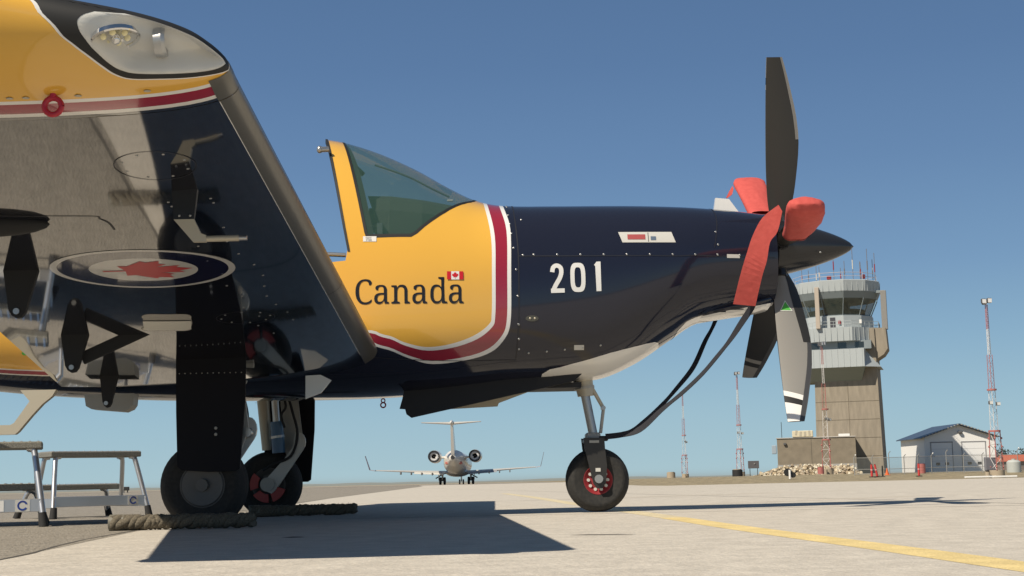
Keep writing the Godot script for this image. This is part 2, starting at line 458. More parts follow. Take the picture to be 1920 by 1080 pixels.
func _ready() -> void:
	var t0 := Time.get_ticks_msec()
	# ---- camera, sky, sun, exposure
	var cam := Camera3D.new(); cam.name = "camera"; add_child(cam)
	cam.fov = 22.22; cam.near = 0.05; cam.far = 9000.0
	cam.position = Vector3(0, 0.183, 0)
	cam.basis = Basis(Vector3.RIGHT, deg_to_rad(7.519)) * Basis(Vector3.BACK, deg_to_rad(-1.314))
	cam.current = true
	var env := Environment.new()
	env.background_mode = Environment.BG_SKY
	var sky := Sky.new(); sky.sky_material = sky_material(); env.sky = sky
	env.tonemap_mode = Environment.TONE_MAPPER_LINEAR; env.tonemap_exposure = 1.16
	env.background_energy_multiplier = 0.87
	env.sdfgi_enabled = true; env.ssao_enabled = true; env.ssil_enabled = true
	var we := WorldEnvironment.new(); we.name = "world_environment"; we.environment = env; add_child(we)
	var sun := DirectionalLight3D.new(); sun.name = "sun"; add_child(sun)
	sun.light_energy = 1.6; sun.light_color = Color(1.0, 0.955, 0.88); sun.light_angular_distance = 0.5; sun.shadow_enabled = true
	var az := deg_to_rad(-43.3); var el := deg_to_rad(46.55)
	sun.look_at_from_position(Vector3.ZERO, Vector3(cos(az) * cos(el), -sin(el), sin(az) * cos(el)))
	materials()
	ground()
	tower(); office(); berm(); shed(); far_things()
	jet()
	aeroplane()
	covers()
	stools(); ropes()
	print("built in ", Time.get_ticks_msec() - t0, " ms")

func sky_material() -> PanoramaSkyMaterial:
	var stops := [[0.0, 0.395, 0.555, 0.610], [2.5, 0.335, 0.510, 0.610], [5.0, 0.255, 0.425, 0.575], [8.0, 0.185, 0.325, 0.510], [12.0, 0.135, 0.247, 0.432], [16.0, 0.105, 0.199, 0.370], [20.0, 0.089, 0.171, 0.328], [35.0, 0.080, 0.138, 0.236], [60.0, 0.070, 0.115, 0.195], [90.0, 0.074, 0.112, 0.175]]
	var H := 512; var W := 64
	var d := PackedFloat32Array(); d.resize(W * H * 3)
	for y in H:
		var e := 90.0 - (y + 0.5) * 180.0 / H
		var c := Vector3(0.30, 0.28, 0.24)
		if e > 0.0:
			var i := 0
			while i < stops.size() - 2 and e > stops[i + 1][0]: i += 1
			var t: float = (e - stops[i][0]) / (stops[i + 1][0] - stops[i][0])
			c = Vector3(lerpf(stops[i][1], stops[i + 1][1], t), lerpf(stops[i][2], stops[i + 1][2], t), lerpf(stops[i][3], stops[i + 1][3], t))
		for x in W:
			var k := (y * W + x) * 3
			d[k] = c.x; d[k + 1] = c.y; d[k + 2] = c.z
	var m := PanoramaSkyMaterial.new()
	m.panorama = ImageTexture.create_from_image(Image.create_from_data(W, H, false, Image.FORMAT_RGBF, d.to_byte_array()))
	return m

# ---------------------------------------------------------------- ground
func ground() -> void:
	var grit := noise_tex(512, 0.12, Color.BLACK, Color.WHITE, 41, 3, true, 4.0)
	var concrete := ground_mat(grain_image(1024, lin(0.495, 0.456, 0.396), 0.065, 0.03, 42, 0.06), 1.9, 0.93, grit, 0.22)
	var asphalt := ground_mat(grain_image(1024, lin(0.262, 0.238, 0.202), 0.24, 0.10, 43, 0.10), 1.3, 0.93, grit, 0.8)
	var grass := ground_mat(grain_image(512, lin(0.265, 0.222, 0.145), 0.25, 0.1, 44, 0.2), 7.0)
	var paint := ground_mat(grain_image(512, lin(0.66, 0.52, 0.245), 0.07, 0.04, 45, 0.07), 1.1, 0.85)
	structure("ground", sheet(null, -0.05), grass)
	structure("apron", sheet(poly([-3000, 60, -3000, -260, -60, -420, 2, -300, 6, -118, 150, -118, 150, 60]), 0.0), concrete)
	structure("asphalt_pavement", sheet(poly([-3000, 60, -0.15, 60, -0.45, 5, -1.0, 0, -1.435, -4.12, -1.82, -7.66, -2.75, -22, -6.2, -98, -12, -180, -3000, -180]), 0.0005), asphalt)
	structure("taxiway", sheet(poly([-3000, -250, -60, -330, 2, -250, 5, -150, -20, -150, -3000, -190]), 0.006), ground_mat(grain_image(256, lin(0.25, 0.225, 0.19), 0.1, 0.05, 46), 9.0))
	var ridge := Soup.new()
	var rn := FastNoiseLite.new(); rn.seed = 14; rn.frequency = 0.012
	for k in 90:
		var x0 := -1500.0 + k * 19.0; var x1 := x0 + 19.0
		var h0 := 1.6 + 1.3 * rn.get_noise_1d(x0) + 0.9 * rn.get_noise_1d(x0 * 6.0); var h1 := 1.6 + 1.3 * rn.get_noise_1d(x1) + 0.9 * rn.get_noise_1d(x1 * 6.0)
		ridge.quad(V(x0, -1, -1300), V(x1, -1, -1300), V(x1, h1, -1330), V(x0, h0, -1330), V(0, 0.3, 1))
		ridge.quad(V(x0, h0, -1330), V(x1, h1, -1330), V(x1, -1, -1400), V(x0, -1, -1400), V(0, 1, -0.3))
	structure("far_ridge", ridge.mesh(), mat(lin(0.20, 0.215, 0.20), 0.95))
	# taxi line: from the lower right corner past the nose wheel and on into the distance
	var a := PackedVector2Array([Vector2(1.42, 0.6), Vector2(1.20, -1.0), Vector2(1.0, -2.4), Vector2(0.925, -3.5), Vector2(0.80, -5.3), Vector2(0.72, -6.9)])
	var c := smooth(a, 4)
	var l := PackedVector2Array(); var r := PackedVector2Array()
	for i in c.size():
		var dd := (c[mini(i + 1, c.size() - 1)] - c[maxi(i - 1, 0)]).normalized()
		l.append(c[i] + Vector2(-dd.y, dd.x) * 0.062); r.append(c[i] - Vector2(-dd.y, dd.x) * 0.062)
	r.reverse(); l.append_array(r)
	structure("taxi_line", sheet(l, 0.0006), paint)
	var worn_paint := ground_mat(grain_image(512, lin(0.585, 0.505, 0.34), 0.07, 0.04, 48, 0.10), 1.1, 0.9)
	var cl := PackedVector2Array(); var cr := PackedVector2Array()
	for q in [Vector2(0.72, -6.9), Vector2(0.65, -8.2), Vector2(0.48, -11.0), Vector2(0.16, -17.5), Vector2(-0.2, -23.4)]:
		cl.append(q + Vector2(0.062, 0)); cr.append(q - Vector2(0.062, 0))
	cr.reverse(); cl.append_array(cr)
	structure("taxi_line", sheet(cl, 0.0006), worn_paint)
	# cracked sealant along the asphalt's edge
	var sl := PackedVector2Array(); var sr := PackedVector2Array()
	var edge := smooth(poly([-0.45, 5, -1.0, 0, -1.435, -4.12, -1.82, -7.66, -2.75, -22, -6.2, -98]), 24)
	var wob := FastNoiseLite.new(); wob.seed = 8; wob.frequency = 0.8
	for q in edge:
		var h := 0.008 + 0.006 * wob.get_noise_1d(q.y * 3.0)
		var m := 0.014 * wob.get_noise_1d(q.y * 1.3 + 50.0)
		sl.append(q + Vector2(m + h, 0)); sr.append(q + Vector2(m - h, 0))
	sr.reverse(); sl.append_array(sr)
	structure("edge_sealant", sheet(sl, 0.0010), mat(lin(0.07, 0.064, 0.055), 0.95))
	# joints between the concrete slabs
	var joint_m := mat(lin(0.15, 0.135, 0.115), 0.95)
	var apron_node: Node = get_node("apron")
	for k in 7:
		var z0: float = [-8.05, -14.2, -20.3, -32.5, -44.7, -63.0, -88.0][k]
		put(apron_node, "joint", sheet(poly([-2.0, z0 - 0.35, 60, z0 + 8.2, 60, z0 + 8.223, -2.0, z0 - 0.327]), 0.0004), joint_m)
	for k in 4:
		var x0: float = [4.6, 10.7, 16.8, 23.0][k]
		put(apron_node, "joint", sheet(poly([x0, 6, x0 - 12.4, -90, x0 - 12.376, -90, x0 + 0.024, 6]), 0.0004), joint_m)
	# faint worn streaks and repaired cracks in the concrete
	var worn := ground_mat(grain_image(256, lin(0.468, 0.424, 0.358), 0.065, 0.03, 47), 1.3)
	for e in [[1.9, -3.2, 3.4, -7.6, 0.10], [2.3, -6.2, 6.2, -9.4, 0.16], [0.9, -9.8, 3.6, -12.0, 0.2], [-0.3, -14.0, 4.0, -17.0, 0.3]]:
		var d := Vector2(e[2] - e[0], e[3] - e[1]).normalized(); var o: Vector2 = Vector2(-d.y, d.x) * e[4]
		var a0 := Vector2(e[0], e[1]); var b0 := Vector2(e[2], e[3])
		structure("worn_streak", sheet(PackedVector2Array([a0, a0.lerp(b0, 0.3) + o, a0.lerp(b0, 0.75) + o * 0.8, b0, a0.lerp(b0, 0.7) - o * 0.6, a0.lerp(b0, 0.25) - o]), 0.0003), worn)
	# a rubber mark, and a small shadow dot painted on the concrete
	var stain := mat(lin(0.16, 0.145, 0.125), 0.95)
	structure("rubber_and_shadow_mark", sheet(poly([0.175, -5.0, 0.24, -5.05, 0.33, -5.0, 0.39, -4.91, 0.30, -4.93, 0.22, -4.97]), 0.0006), stain)
	structure("rubber_and_shadow_mark", sheet(poly([-0.865, -5.42, -0.83, -5.48, -0.79, -5.44, -0.77, -5.38, -0.82, -5.36]), 0.0006), mat(lin(0.03, 0.03, 0.03), 0.9))  # near-black spot stands for a small cast shadow

# ---------------------------------------------------------------- the aeroplane
var plane: Node3D
func pl(called: String, s: Soup, m: Material, parent: Node = null, label = "") -> MeshInstance3D:
	return put(plane if parent == null else parent, called, s.mesh(), m, label)
func aeroplane() -> void:
	plane = thing("training_aeroplane", "yellow and navy propeller training aeroplane numbered 201, parked nose to the right", "aeroplane", Vector3(-1.552, 0, -8.363), deg_to_rad(2.014))
	fuselage(); cockpit(); wings(); wing_fittings(); nose(); gear()

func band_lines() -> Array:
	var inn := poly([1.385, 1.0, 1.40, 0.832, 1.428, 0.668, 1.427, 0.55, 1.421, 0.457, 1.406, 0.426, 1.318, 0.389, 1.19, 0.364, 1.065, 0.360, 0.95, 0.384, 0.844, 0.416, 0.6, 0.43, -0.6, 0.33, -0.9, 0.27, -1.4, 0.25, -4.5, 0.22])
	var out := poly([1.498, 1.0, 1.511, 0.84, 1.536, 0.708, 1.532, 0.55, 1.522, 0.42, 1.488, 0.361, 1.415, 0.31, 1.29, 0.284, 1.10, 0.278, 0.97, 0.316, 0.828, 0.366, 0.58, 0.385, -0.6, 0.29, -0.9, 0.235, -1.4, 0.215, -4.5, 0.19])
	var res := []
	for t in [0.0, 0.19, 0.80, 1.0]:
		var l := PackedVector2Array()
		for k in inn.size(): l.append(inn[k].lerp(out[k], t))
		var a := smooth(l, 5)
		res.append(a)
	return res
func mirrored(l: PackedVector2Array) -> PackedVector2Array:      # a line on the right-hand side (top to bottom) joined to its twin on the left
	var r := PackedVector2Array()
	for k in range(l.size() - 1, -1, -1): r.append(l[k])
	for k in range(1, l.size()): r.append(Vector2(l[k].x, 2.0 - l[k].y))
	return r
func fuselage() -> void:
	var ua := []
	for k in ST.size() - 1:
		for j in (4 if ST[k][0] >= -0.6 else 3): ua.append(lerpf(ST[k][0], ST[k + 1][0], j / (4.0 if ST[k][0] >= -0.6 else 3.0)))
	ua.append(3.05)
	var qb := steps(0.0, 2.0, 72)
	var L := band_lines()
	var closed := []
	for l in L:
		var c := mirrored(l)
		closed.append(c)
	var win := window_outline()
	var bay := poly([0.487, 1.0, 0.506, 0.913, 0.55, 0.80, 0.614, 0.667, 0.652, 0.60, 0.64, 0.575, 0.55, 0.570, -0.95, 0.57, -1.0, 0.75, -1.0, 1.25, -0.95, 1.43, 0.55, 1.43, 0.64, 1.425, 0.652, 1.40, 0.614, 1.333, 0.55, 1.20, 0.506, 1.087])
	# navy: below and ahead of the band; split in two so that no outline has a hole
	var front: PackedVector2Array = closed[3].duplicate()
	var navy_s := Soup.new()
	patch(body, ua, qb, null, [closed_area(closed[3])], 0.0, body_out, navy_s)
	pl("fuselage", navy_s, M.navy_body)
	var yel := patch(body, ua, qb, closed_area(closed[0]), [bay, grow(win, 0.006)], 0.0, body_out)
	pl("painted_side", yel, M.yellow, null, "yellow paint round the cockpit and along the rear body")
	for k in 3:
		var ring: PackedVector2Array = closed[k + 1].duplicate()
		var inner: PackedVector2Array = closed[k].duplicate()
		inner.reverse(); ring.append_array(inner)
		pl("stripe", patch(body, ua, qb, ring, [], 0.0, body_out), [M.white, M.red, M.white][k], null, ["inner white line", "red band", "outer white line"][k])
	# black seal round the glass, the glass itself
	pl("window_seal", patch(body, ua, qb, grow(win, 0.009), [grow(win, -0.006)], 0.001, body_out), M.seal)
	pl("frame_lining", patch(body, ua, qb, poly([0.60, 0.93, 0.66, 0.79, 0.742, 0.634, 0.75, 0.622, 0.795, 0.624, 0.705, 0.79, 0.622, 0.93]), [], -0.006, body_out), M.matt_black)
	pl("windscreen", patch(body, ua, qb, win, [], 0.0, body_out), M.glass, null, "green tinted windscreen")
	# inner skin of the bow
	var bow_in := PackedVector2Array([Vector2(0.49, 1.0), Vector2(0.508, 0.913), Vector2(0.616, 0.667), Vector2(0.66, 0.585), Vector2(0.72, 0.6), Vector2(0.70, 0.66), Vector2(0.60, 0.92), Vector2(0.585, 1.0), Vector2(0.60, 1.08), Vector2(0.70, 1.34), Vector2(0.72, 1.4), Vector2(0.66, 1.415), Vector2(0.616, 1.333), Vector2(0.508, 1.087)])
	pl("frame_lining", patch(body, ua, qb, bow_in, [], -0.02, body_out), M.inside)
	pl("frame_edge", bow_edge(), M.seal)
	# panel seams and fasteners on the cowling
	var seams := Soup.new()
	var q_of := func(u, w): 
		var s := sec(u)
		return 0.5 + asin(pow((w - s[3]) / (s[0] - s[3]), s[4] / 2.0)) / PI if w >= s[3] else 0.5 - asin(pow((s[3] - w) / (s[3] - s[1]), s[5] / 2.0)) / PI
	var v1 := poly([1.556, 1.0, 1.562, 0.79, 1.568, 0.7, 1.574, 0.6, 1.572, 0.5, 1.566, 0.40, 1.556, 0.30, 1.55, 0.26])
	pl("panel_seam", line_on(v1, 0.0035, ua, qb), M.lines)
	var hz := PackedVector2Array()
	for k in 12:
		var u := 1.575 + k * 0.132
		hz.append(Vector2(u, q_of.call(u, 1.404)))
	pl("panel_seam", line_on(hz, 0.0035, ua, qb), M.lines)
	pl("panel_seam", line_on(poly([2.70, 1.0, 2.708, 0.80, 2.705, 0.7, 2.695, 0.62, 2.676, 0.53]), 0.003, ua, qb), M.lines)
	var low := PackedVector2Array()
	for k in 12: low.append(Vector2(0.62 + k * 0.085, 0.345 - k * 0.0085))
	pl("panel_seam", line_on(low, 0.003, ua, qb), M.lines)
	var rivet := Soup.new().sphere(Vector3.ZERO, Vector3(0.0068, 0.0068, 0.0035), 8).mesh()
	var spots := []
	for q in [0.96, 0.88, 0.792, 0.735, 0.688, 0.628, 0.555, 0.493, 0.412, 0.355, 0.309]: spots.append([1.527 + 0.04 * smoothstep(0.85, 0.45, q), q])
	for k in 11:
		var u := 1.66 + k * 0.129
		spots.append([u, q_of.call(u, 1.412)])
	for q in [0.76, 0.60]: spots.append([1.60, q])
	for q in [0.62, 0.545]: spots.append([2.69 + (0.62 - q) * 0.1, q])
	for k in 5: spots.append([1.62 + k * 0.1, 0.285])
	for s in spots:
		var p := body(s[0], s[1]); var e := 0.004
		var nn := (body(s[0] + e, s[1]) - p).cross(body(s[0], s[1] + e) - p).normalized()
		if nn.z < 0: nn = -nn
		var o := put(plane, "fastener", rivet, M.steel)
		o.transform = axis_to(p + nn * 0.001, nn)
	lettering()
	# placards
	placard(2.155, 1.480, 0.30, 0.062, M.light_paint, 0.02, "pale metal placard")
	var pk: Node = plane.get_node("placard")
	put(pk, "print", patch(side_point, steps(2.185, 2.285, 4), steps(1.497, 1.527, 2), null, [], 0.0035, func(_p, _q): return Vector3.BACK).mesh(), mat(lin(0.36, 0.07, 0.07), 0.5))
	put(pk, "print", patch(side_point, steps(2.315, 2.345, 2), steps(1.493, 1.515, 2), null, [], 0.0035, func(_p, _q): return Vector3.BACK).mesh(), mat(lin(0.10, 0.14, 0.20), 0.5))
	put(pk, "print", patch(side_point, steps(2.3, 2.303, 1), steps(1.484, 1.538, 2), null, [], 0.0035, func(_p, _q): return Vector3.BACK).mesh(), M.lines)
	placard(2.745, 1.394, 0.075, 0.021, M.light_paint, 0.0, "small metal plate")
	placard(1.872, 0.893, 0.055, 0.026, M.light_paint, 0.0, "small pale plate low on the nose")
	placard(0.733, 1.487, 0.072, 0.030, M.white, 0.0, "white card below the windscreen")
	small_text(plane.get_node("placard_003"), "Digital\n1108", 0.736, 1.503, 0.011, 0.0015)
	# oval drain with two holes
	var oval := pl("drain_cover", patch(side_point, steps(1.59, 1.69, 12), steps(1.03, 1.09, 8), circle(1.64, 1.06, 0.036, 0.016, 24), [], 0.002, func(_p, _q): return Vector3.BACK), mat(lin(0.10, 0.10, 0.085), 0.5, 0.4))
	for k in 2:
		put(oval, "bolt", Soup.new().sphere(side_point(1.63 + 0.026 * k, 1.06), Vector3(0.007, 0.007, 0.005), 8).mesh(), M.tan_metal)
	# tail, out of the picture behind the wing
	var fin := Soup.new()
	fin.plate(poly([-4.5, 1.35, -3.5, 1.45, -4.1, 2.5, -4.55, 2.5]), -0.04, 0.04)
	pl("tail_fin", fin, M.yellow)
	var ht := Transform3D(Basis(Vector3.RIGHT, Vector3.BACK, Vector3.DOWN), Vector3(0, 1.5, 0))
	pl("tailplane", Soup.new().plate(poly([-4.45, -1.6, -4.1, -1.6, -3.7, 0, -4.1, 1.6, -4.45, 1.6]), -0.03, 0.03, ht), M.yellow)

func closed_area(l: PackedVector2Array) -> PackedVector2Array: return l     # the line runs from the left-hand rear over the top to the right-hand rear; closing it straight along the tail gives the area inside
func window_outline() -> PackedVector2Array:
	var h := smooth(poly([0.590, 1.0, 0.606, 0.92, 0.665, 0.79, 0.748, 0.634]), 3)
	h.append_array(poly([0.756, 0.626, 0.99, 0.640, 1.02, 0.650]))
	h.append_array(smooth(poly([1.02, 0.650, 1.17, 0.735, 1.314, 0.854, 1.345, 0.92, 1.357, 1.0]), 3).slice(1))
	var r := h.duplicate()
	for k in range(h.size() - 2, 0, -1): r.append(Vector2(h[k].x, 2.0 - h[k].y))
	return r
func grow(p: PackedVector2Array, d: float) -> PackedVector2Array:
	var s := PackedVector2Array()
	for v in p: s.append(Vector2(v.x, v.y * 2.0))
	var g: PackedVector2Array = Geometry2D.offset_polygon(s, d, Geometry2D.JOIN_ROUND)[0]
	var r := PackedVector2Array()
	for v in g: r.append(Vector2(v.x, v.y / 2.0))
	return r
func line_on(l: PackedVector2Array, half: float, ua: Array, qb: Array) -> Soup:
	var c := smooth(l, 3)
	var a := PackedVector2Array(); var b := PackedVector2Array()
	for i in c.size():
		var d := (c[mini(i + 1, c.size() - 1)] - c[maxi(i - 1, 0)]) * Vector2(1, 2)
		d = d.normalized()
		var o := Vector2(-d.y, d.x * 0.5) * half
		a.append(c[i] + o); b.append(c[i] - o)
	b.reverse(); a.append_array(b)
	return patch(body, ua, qb, a, [], 0.0012, body_out)
func bow_edge() -> Soup:
	var s := Soup.new()
	var path := smooth(poly([0.655, 0.592, 0.614, 0.667, 0.55, 0.80, 0.506, 0.913, 0.489, 1.0, 0.506, 1.087, 0.55, 1.20, 0.614, 1.333, 0.655, 1.408]), 5)
	for i in path.size() - 1:
		var a := body(path[i].x, path[i].y); var b := body(path[i + 1].x, path[i + 1].y)
		var ca := Vector3(a.x, 1.3, 0); var ia := a + (ca - a).normalized() * 0.022 + V(-0.004, 0, 0); var ib := b + (Vector3(b.x, 1.3, 0) - b).normalized() * 0.022 + V(-0.004, 0, 0)
		var oa := a - (ca - a).normalized() * 0.003 + V(-0.004, 0, 0); var ob := b - (Vector3(b.x, 1.3, 0) - b).normalized() * 0.003 + V(-0.004, 0, 0)
		s.quad(oa, ob, ib, ia, Vector3.LEFT)
		s.quad(oa, ob, ob + V(0.012, 0, 0), oa + V(0.012, 0, 0), a - ca)
	return s
func placard(u: float, w: float, du: float, dw: float, m: Material, slant: float, label: String) -> void:
	var o := poly([u, w, u + du, w, u + du - slant, w + dw, u - slant, w + dw])
	pl("placard", patch(side_point, steps(u - 0.04, u + du + 0.04, 8), steps(w, w + dw, 3), o, [], 0.0022, func(_p, _q): return Vector3.BACK), m, null, label)

# ---- letters: wrapped onto the body's side
func wrapped(m: Mesh, org: Vector2, scale_: float, off: float, tall = 1.0) -> Soup:
	var s := Soup.new()
	for k in m.get_surface_count():
		var a := m.surface_get_arrays(k)
		var p: PackedVector3Array = a[Mesh.ARRAY_VERTEX]
		var ix: PackedInt32Array = a[Mesh.ARRAY_INDEX] if a[Mesh.ARRAY_INDEX] != null else PackedInt32Array(range(p.size()))
		for j in range(0, ix.size(), 3):
			var q := []
			for e in 3:
				var v := p[ix[j + e]]
				var u := org.x + v.x * scale_; var w: float = org.y + v.y * scale_ * tall
				q.append(Vector3(u, w, body_side(u, w) + off))
			s.tri(q[0], q[1], q[2], Vector3.BACK)
	return s
func text_mesh(txt: String, face: String, bold = false) -> TextMesh:
	var f := SystemFont.new(); f.font_names = PackedStringArray([face])
	if bold: f.font_weight = 700
	var t := TextMesh.new()
	t.font = f; t.text = txt; t.font_size = 64; t.pixel_size = 0.01; t.depth = 0.0; t.curve_step = 2.0
	t.horizontal_alignment = HORIZONTAL_ALIGNMENT_LEFT; t.vertical_alignment = VERTICAL_ALIGNMENT_BOTTOM
	return t
func small_text(parent: Node, txt: String, u: float, w: float, h: float, lead: float) -> void:
	var y := w
	for line in txt.split("\n"):
		var t := text_mesh(line, "Droid Sans")
		var b := t.get_aabb()
		var k := h / maxf(b.size.y, 0.01)
		put(parent, "lettering", wrapped(t, Vector2(u - b.position.x * k + 0.012, y - b.position.y * k), k, 0.0035).mesh(), M.letter)
		y -= h + lead
func stroke_strip(pts: PackedVector2Array, width: float) -> PackedVector2Array:
	var a := PackedVector2Array(); var b := PackedVector2Array()
	for i in pts.size():
		var d := (pts[mini(i + 1, pts.size() - 1)] - pts[maxi(i - 1, 0)]).normalized()
		a.append(pts[i] + Vector2(-d.y, d.x) * width * 0.5); b.append(pts[i] - Vector2(-d.y, d.x) * width * 0.5)
	b.reverse(); a.append_array(b)
	return a
func on_side(o: PackedVector2Array, off: float, exc: Array = []) -> Soup:
	var lo := o[0]; var hi := o[0]
	for v in o:
		lo = lo.min(v); hi = hi.max(v)
	return patch(side_point, steps(lo.x, hi.x, maxi(2, int((hi.x - lo.x) / 0.03))), steps(lo.y, hi.y, maxi(2, int((hi.y - lo.y) / 0.03))), o, exc, off, func(_p, _q): return Vector3.BACK)
func lettering() -> void:
	# the name: one mesh per letter
	var x := 0.0
	var word := "Canada"
	var whole := text_mesh(word, "Droid Serif").get_aabb()
	var k := 0.577 / whole.size.x
	var org := Vector2(0.693 - whole.position.x * k, 0.0)
	var base := 1.140
	var cap := text_mesh("C", "Droid Serif").get_aabb()
	for i in word.length():
		var upto := text_mesh(word.substr(0, i + 1), "Droid Serif").get_aabb()
		var one := text_mesh(word[i], "Droid Serif")
		var ob := one.get_aabb()
		var left := upto.end.x - ob.size.x
		pl("letter", wrapped(one, Vector2(org.x + (left - ob.position.x) * k, base - cap.position.y * k * 1.12), k, 0.002, 1.12), M.letter)
	# flag above the last letter
	var fx := 1.183; var fy := 1.272; var fw := 0.088; var fh := 0.045
	var flag := pl("flag_emblem", on_side(poly([fx, fy, fx + fw, fy, fx + fw, fy + fh, fx, fy + fh]), 0.003), M.white, null, "small red and white maple leaf flag")
	put(flag, "flag_bar", on_side(poly([fx, fy, fx + fw * 0.25, fy, fx + fw * 0.25, fy + fh, fx, fy + fh]), 0.004).mesh(), M.flag_red)
	put(flag, "flag_bar", on_side(poly([fx + fw * 0.75, fy, fx + fw, fy, fx + fw, fy + fh, fx + fw * 0.75, fy + fh]), 0.004).mesh(), M.flag_red)
	var lf := PackedVector2Array()
	for j in range(0, LEAF.size(), 2): lf.append(Vector2(fx + fw / 2 + LEAF[j] * 0.000215, fy + fh * 0.47 + LEAF[j + 1] * 0.000215))
	put(flag, "maple_leaf", on_side(lf, 0.004).mesh(), M.flag_red)
	# the number
	var two := smooth(poly([1.757, 1.312, 1.763, 1.338, 1.782, 1.349, 1.803, 1.338, 1.807, 1.310, 1.797, 1.278, 1.776, 1.243, 1.762, 1.214]), 3)
	var strip := stroke_strip(two, 0.024)
	var s := on_side(strip, 0.002)
	var foot := on_side(poly([1.7475, 1.197, 1.823, 1.199, 1.823, 1.2225, 1.7475, 1.2205]), 0.0026)
	s.p.append_array(foot.p); s.n.append_array(foot.n); s.t.append_array(foot.t)
	pl("numeral", s, M.white, null, "numeral 2")
	var outer := PackedVector2Array(); var inner := PackedVector2Array()
	for j in 40:
		var a := TAU * j / 40
		var e := Vector2(signf(cos(a)) * pow(absf(cos(a)), 0.62), signf(sin(a)) * pow(absf(sin(a)), 0.62))
		outer.append(Vector2(1.898, 1.283) + e * Vector2(0.0415, 0.081)); inner.append(Vector2(1.898, 1.283) + e * Vector2(0.0185, 0.056))
	pl("numeral", on_side(outer, 0.002, [inner]), M.white, null, "numeral 0")
	pl("numeral", on_side(poly([1.999, 1.206, 2.026, 1.207, 2.026, 1.371, 2.004, 1.370, 1.990, 1.352, 1.996, 1.345]), 0.002), M.white, null, "numeral 1")

func cockpit() -> void:
	# glare shield and instrument panel behind the windscreen
	var r := []
	for e in [[0.735, 1.50, 1.83, 0.45], [0.87, 1.50, 1.825, 0.46], [1.05, 1.50, 1.80, 0.44], [1.25, 1.5, 1.765, 0.34], [1.33, 1.5, 1.755, 0.27]]:
		var ring := []
		for k in 9:
			var a := PI * k / 8.0
			var w: float = e[1] + (e[2] - e[1]) * pow(sin(a), 0.6)
			ring.append(Vector3(e[0] + (1.82 - w) * (0.33 if e[0] < 0.85 else 0.0), w, cos(a) * e[3]))
		r.append(ring)
	pl("glare_shield", Soup.new().loft(r), M.dash)
	pl("demist_tube", Soup.new().tube(smooth3([V(0.763, 2.055, -0.1), V(0.95, 1.985, -0.1), V(1.10, 1.905, -0.1), V(1.20, 1.855, -0.1)], 4), 0.007, 6), M.inside)
	pl("glint_bar", Soup.new().box(V(1.205, 1.795, 0.1), V(0.035, 0.012, 0.012), 0.003, Transform3D.IDENTITY), M.white)  # small white bar put in as a painted glint inside the windscreen
	for k in 3: pl("panel_instrument", Soup.new().tube([V(0.79, 1.68, -0.25 + 0.25 * k), V(0.75, 1.68, -0.25 + 0.25 * k)], 0.05, 14), M.matt_black)
	var tub := Soup.new()
	for sd in [-1, 1]: tub.box(V(-0.15, 1.2, sd * 0.50), V(1.7, 0.36, 0.03), 0.01)
	tub.box(V(-0.15, 1.0, 0), V(1.7, 0.03, 1.0)); tub.box(V(0.82, 1.3, 0), V(0.03, 0.6, 1.0)); tub.box(V(-1.0, 1.3, 0), V(0.03, 0.55, 0.98))
	pl("cockpit_tub", tub, M.inside)
	for sd in [-1, 1]:
		var seat := Soup.new().box(V(0.0, 1.16, sd * 0.24), V(0.42, 0.1, 0.4), 0.03)
		seat.box(V(-0.28, 1.5, sd * 0.24), V(0.1, 0.75, 0.38), 0.03, Transform3D(Basis.IDENTITY, Vector3.ZERO))
		pl("seat", seat, M.matt_black)
	var handle := Soup.new().tube([V(0.62, 2.09, -0.02), V(0.66, 2.02, -0.02), V(0.70, 1.98, -0.02)], 0.015, 8)
	pl("compass_bracket", handle, M.matt_black)
	# the canopy, slid back on its rails
	var hood := patch(body, steps(-1.55, -0.62, 14), steps(0.60, 1.40, 24), null, [], 0.03, body_out)
	pl("canopy", hood, M.glass, null, "clear canopy slid back")
	# latch on the bow's edge
	var lt := Soup.new().tube([V(0.528, 2.055, 0.33), V(0.49, 2.05, 0.345)], 0.016, 10)
	lt.sphere(V(0.482, 2.05, 0.345), V(0.018, 0.022, 0.018), 10)
	pl("canopy_latch", lt, M.steel)
	var rail := Soup.new().tube([V(0.64, 1.415, 0.565), V(0.3, 1.435, 0.575), V(-0.9, 1.43, 0.56)], 0.012, 8)
	pl("canopy_rail", rail, M.steel)

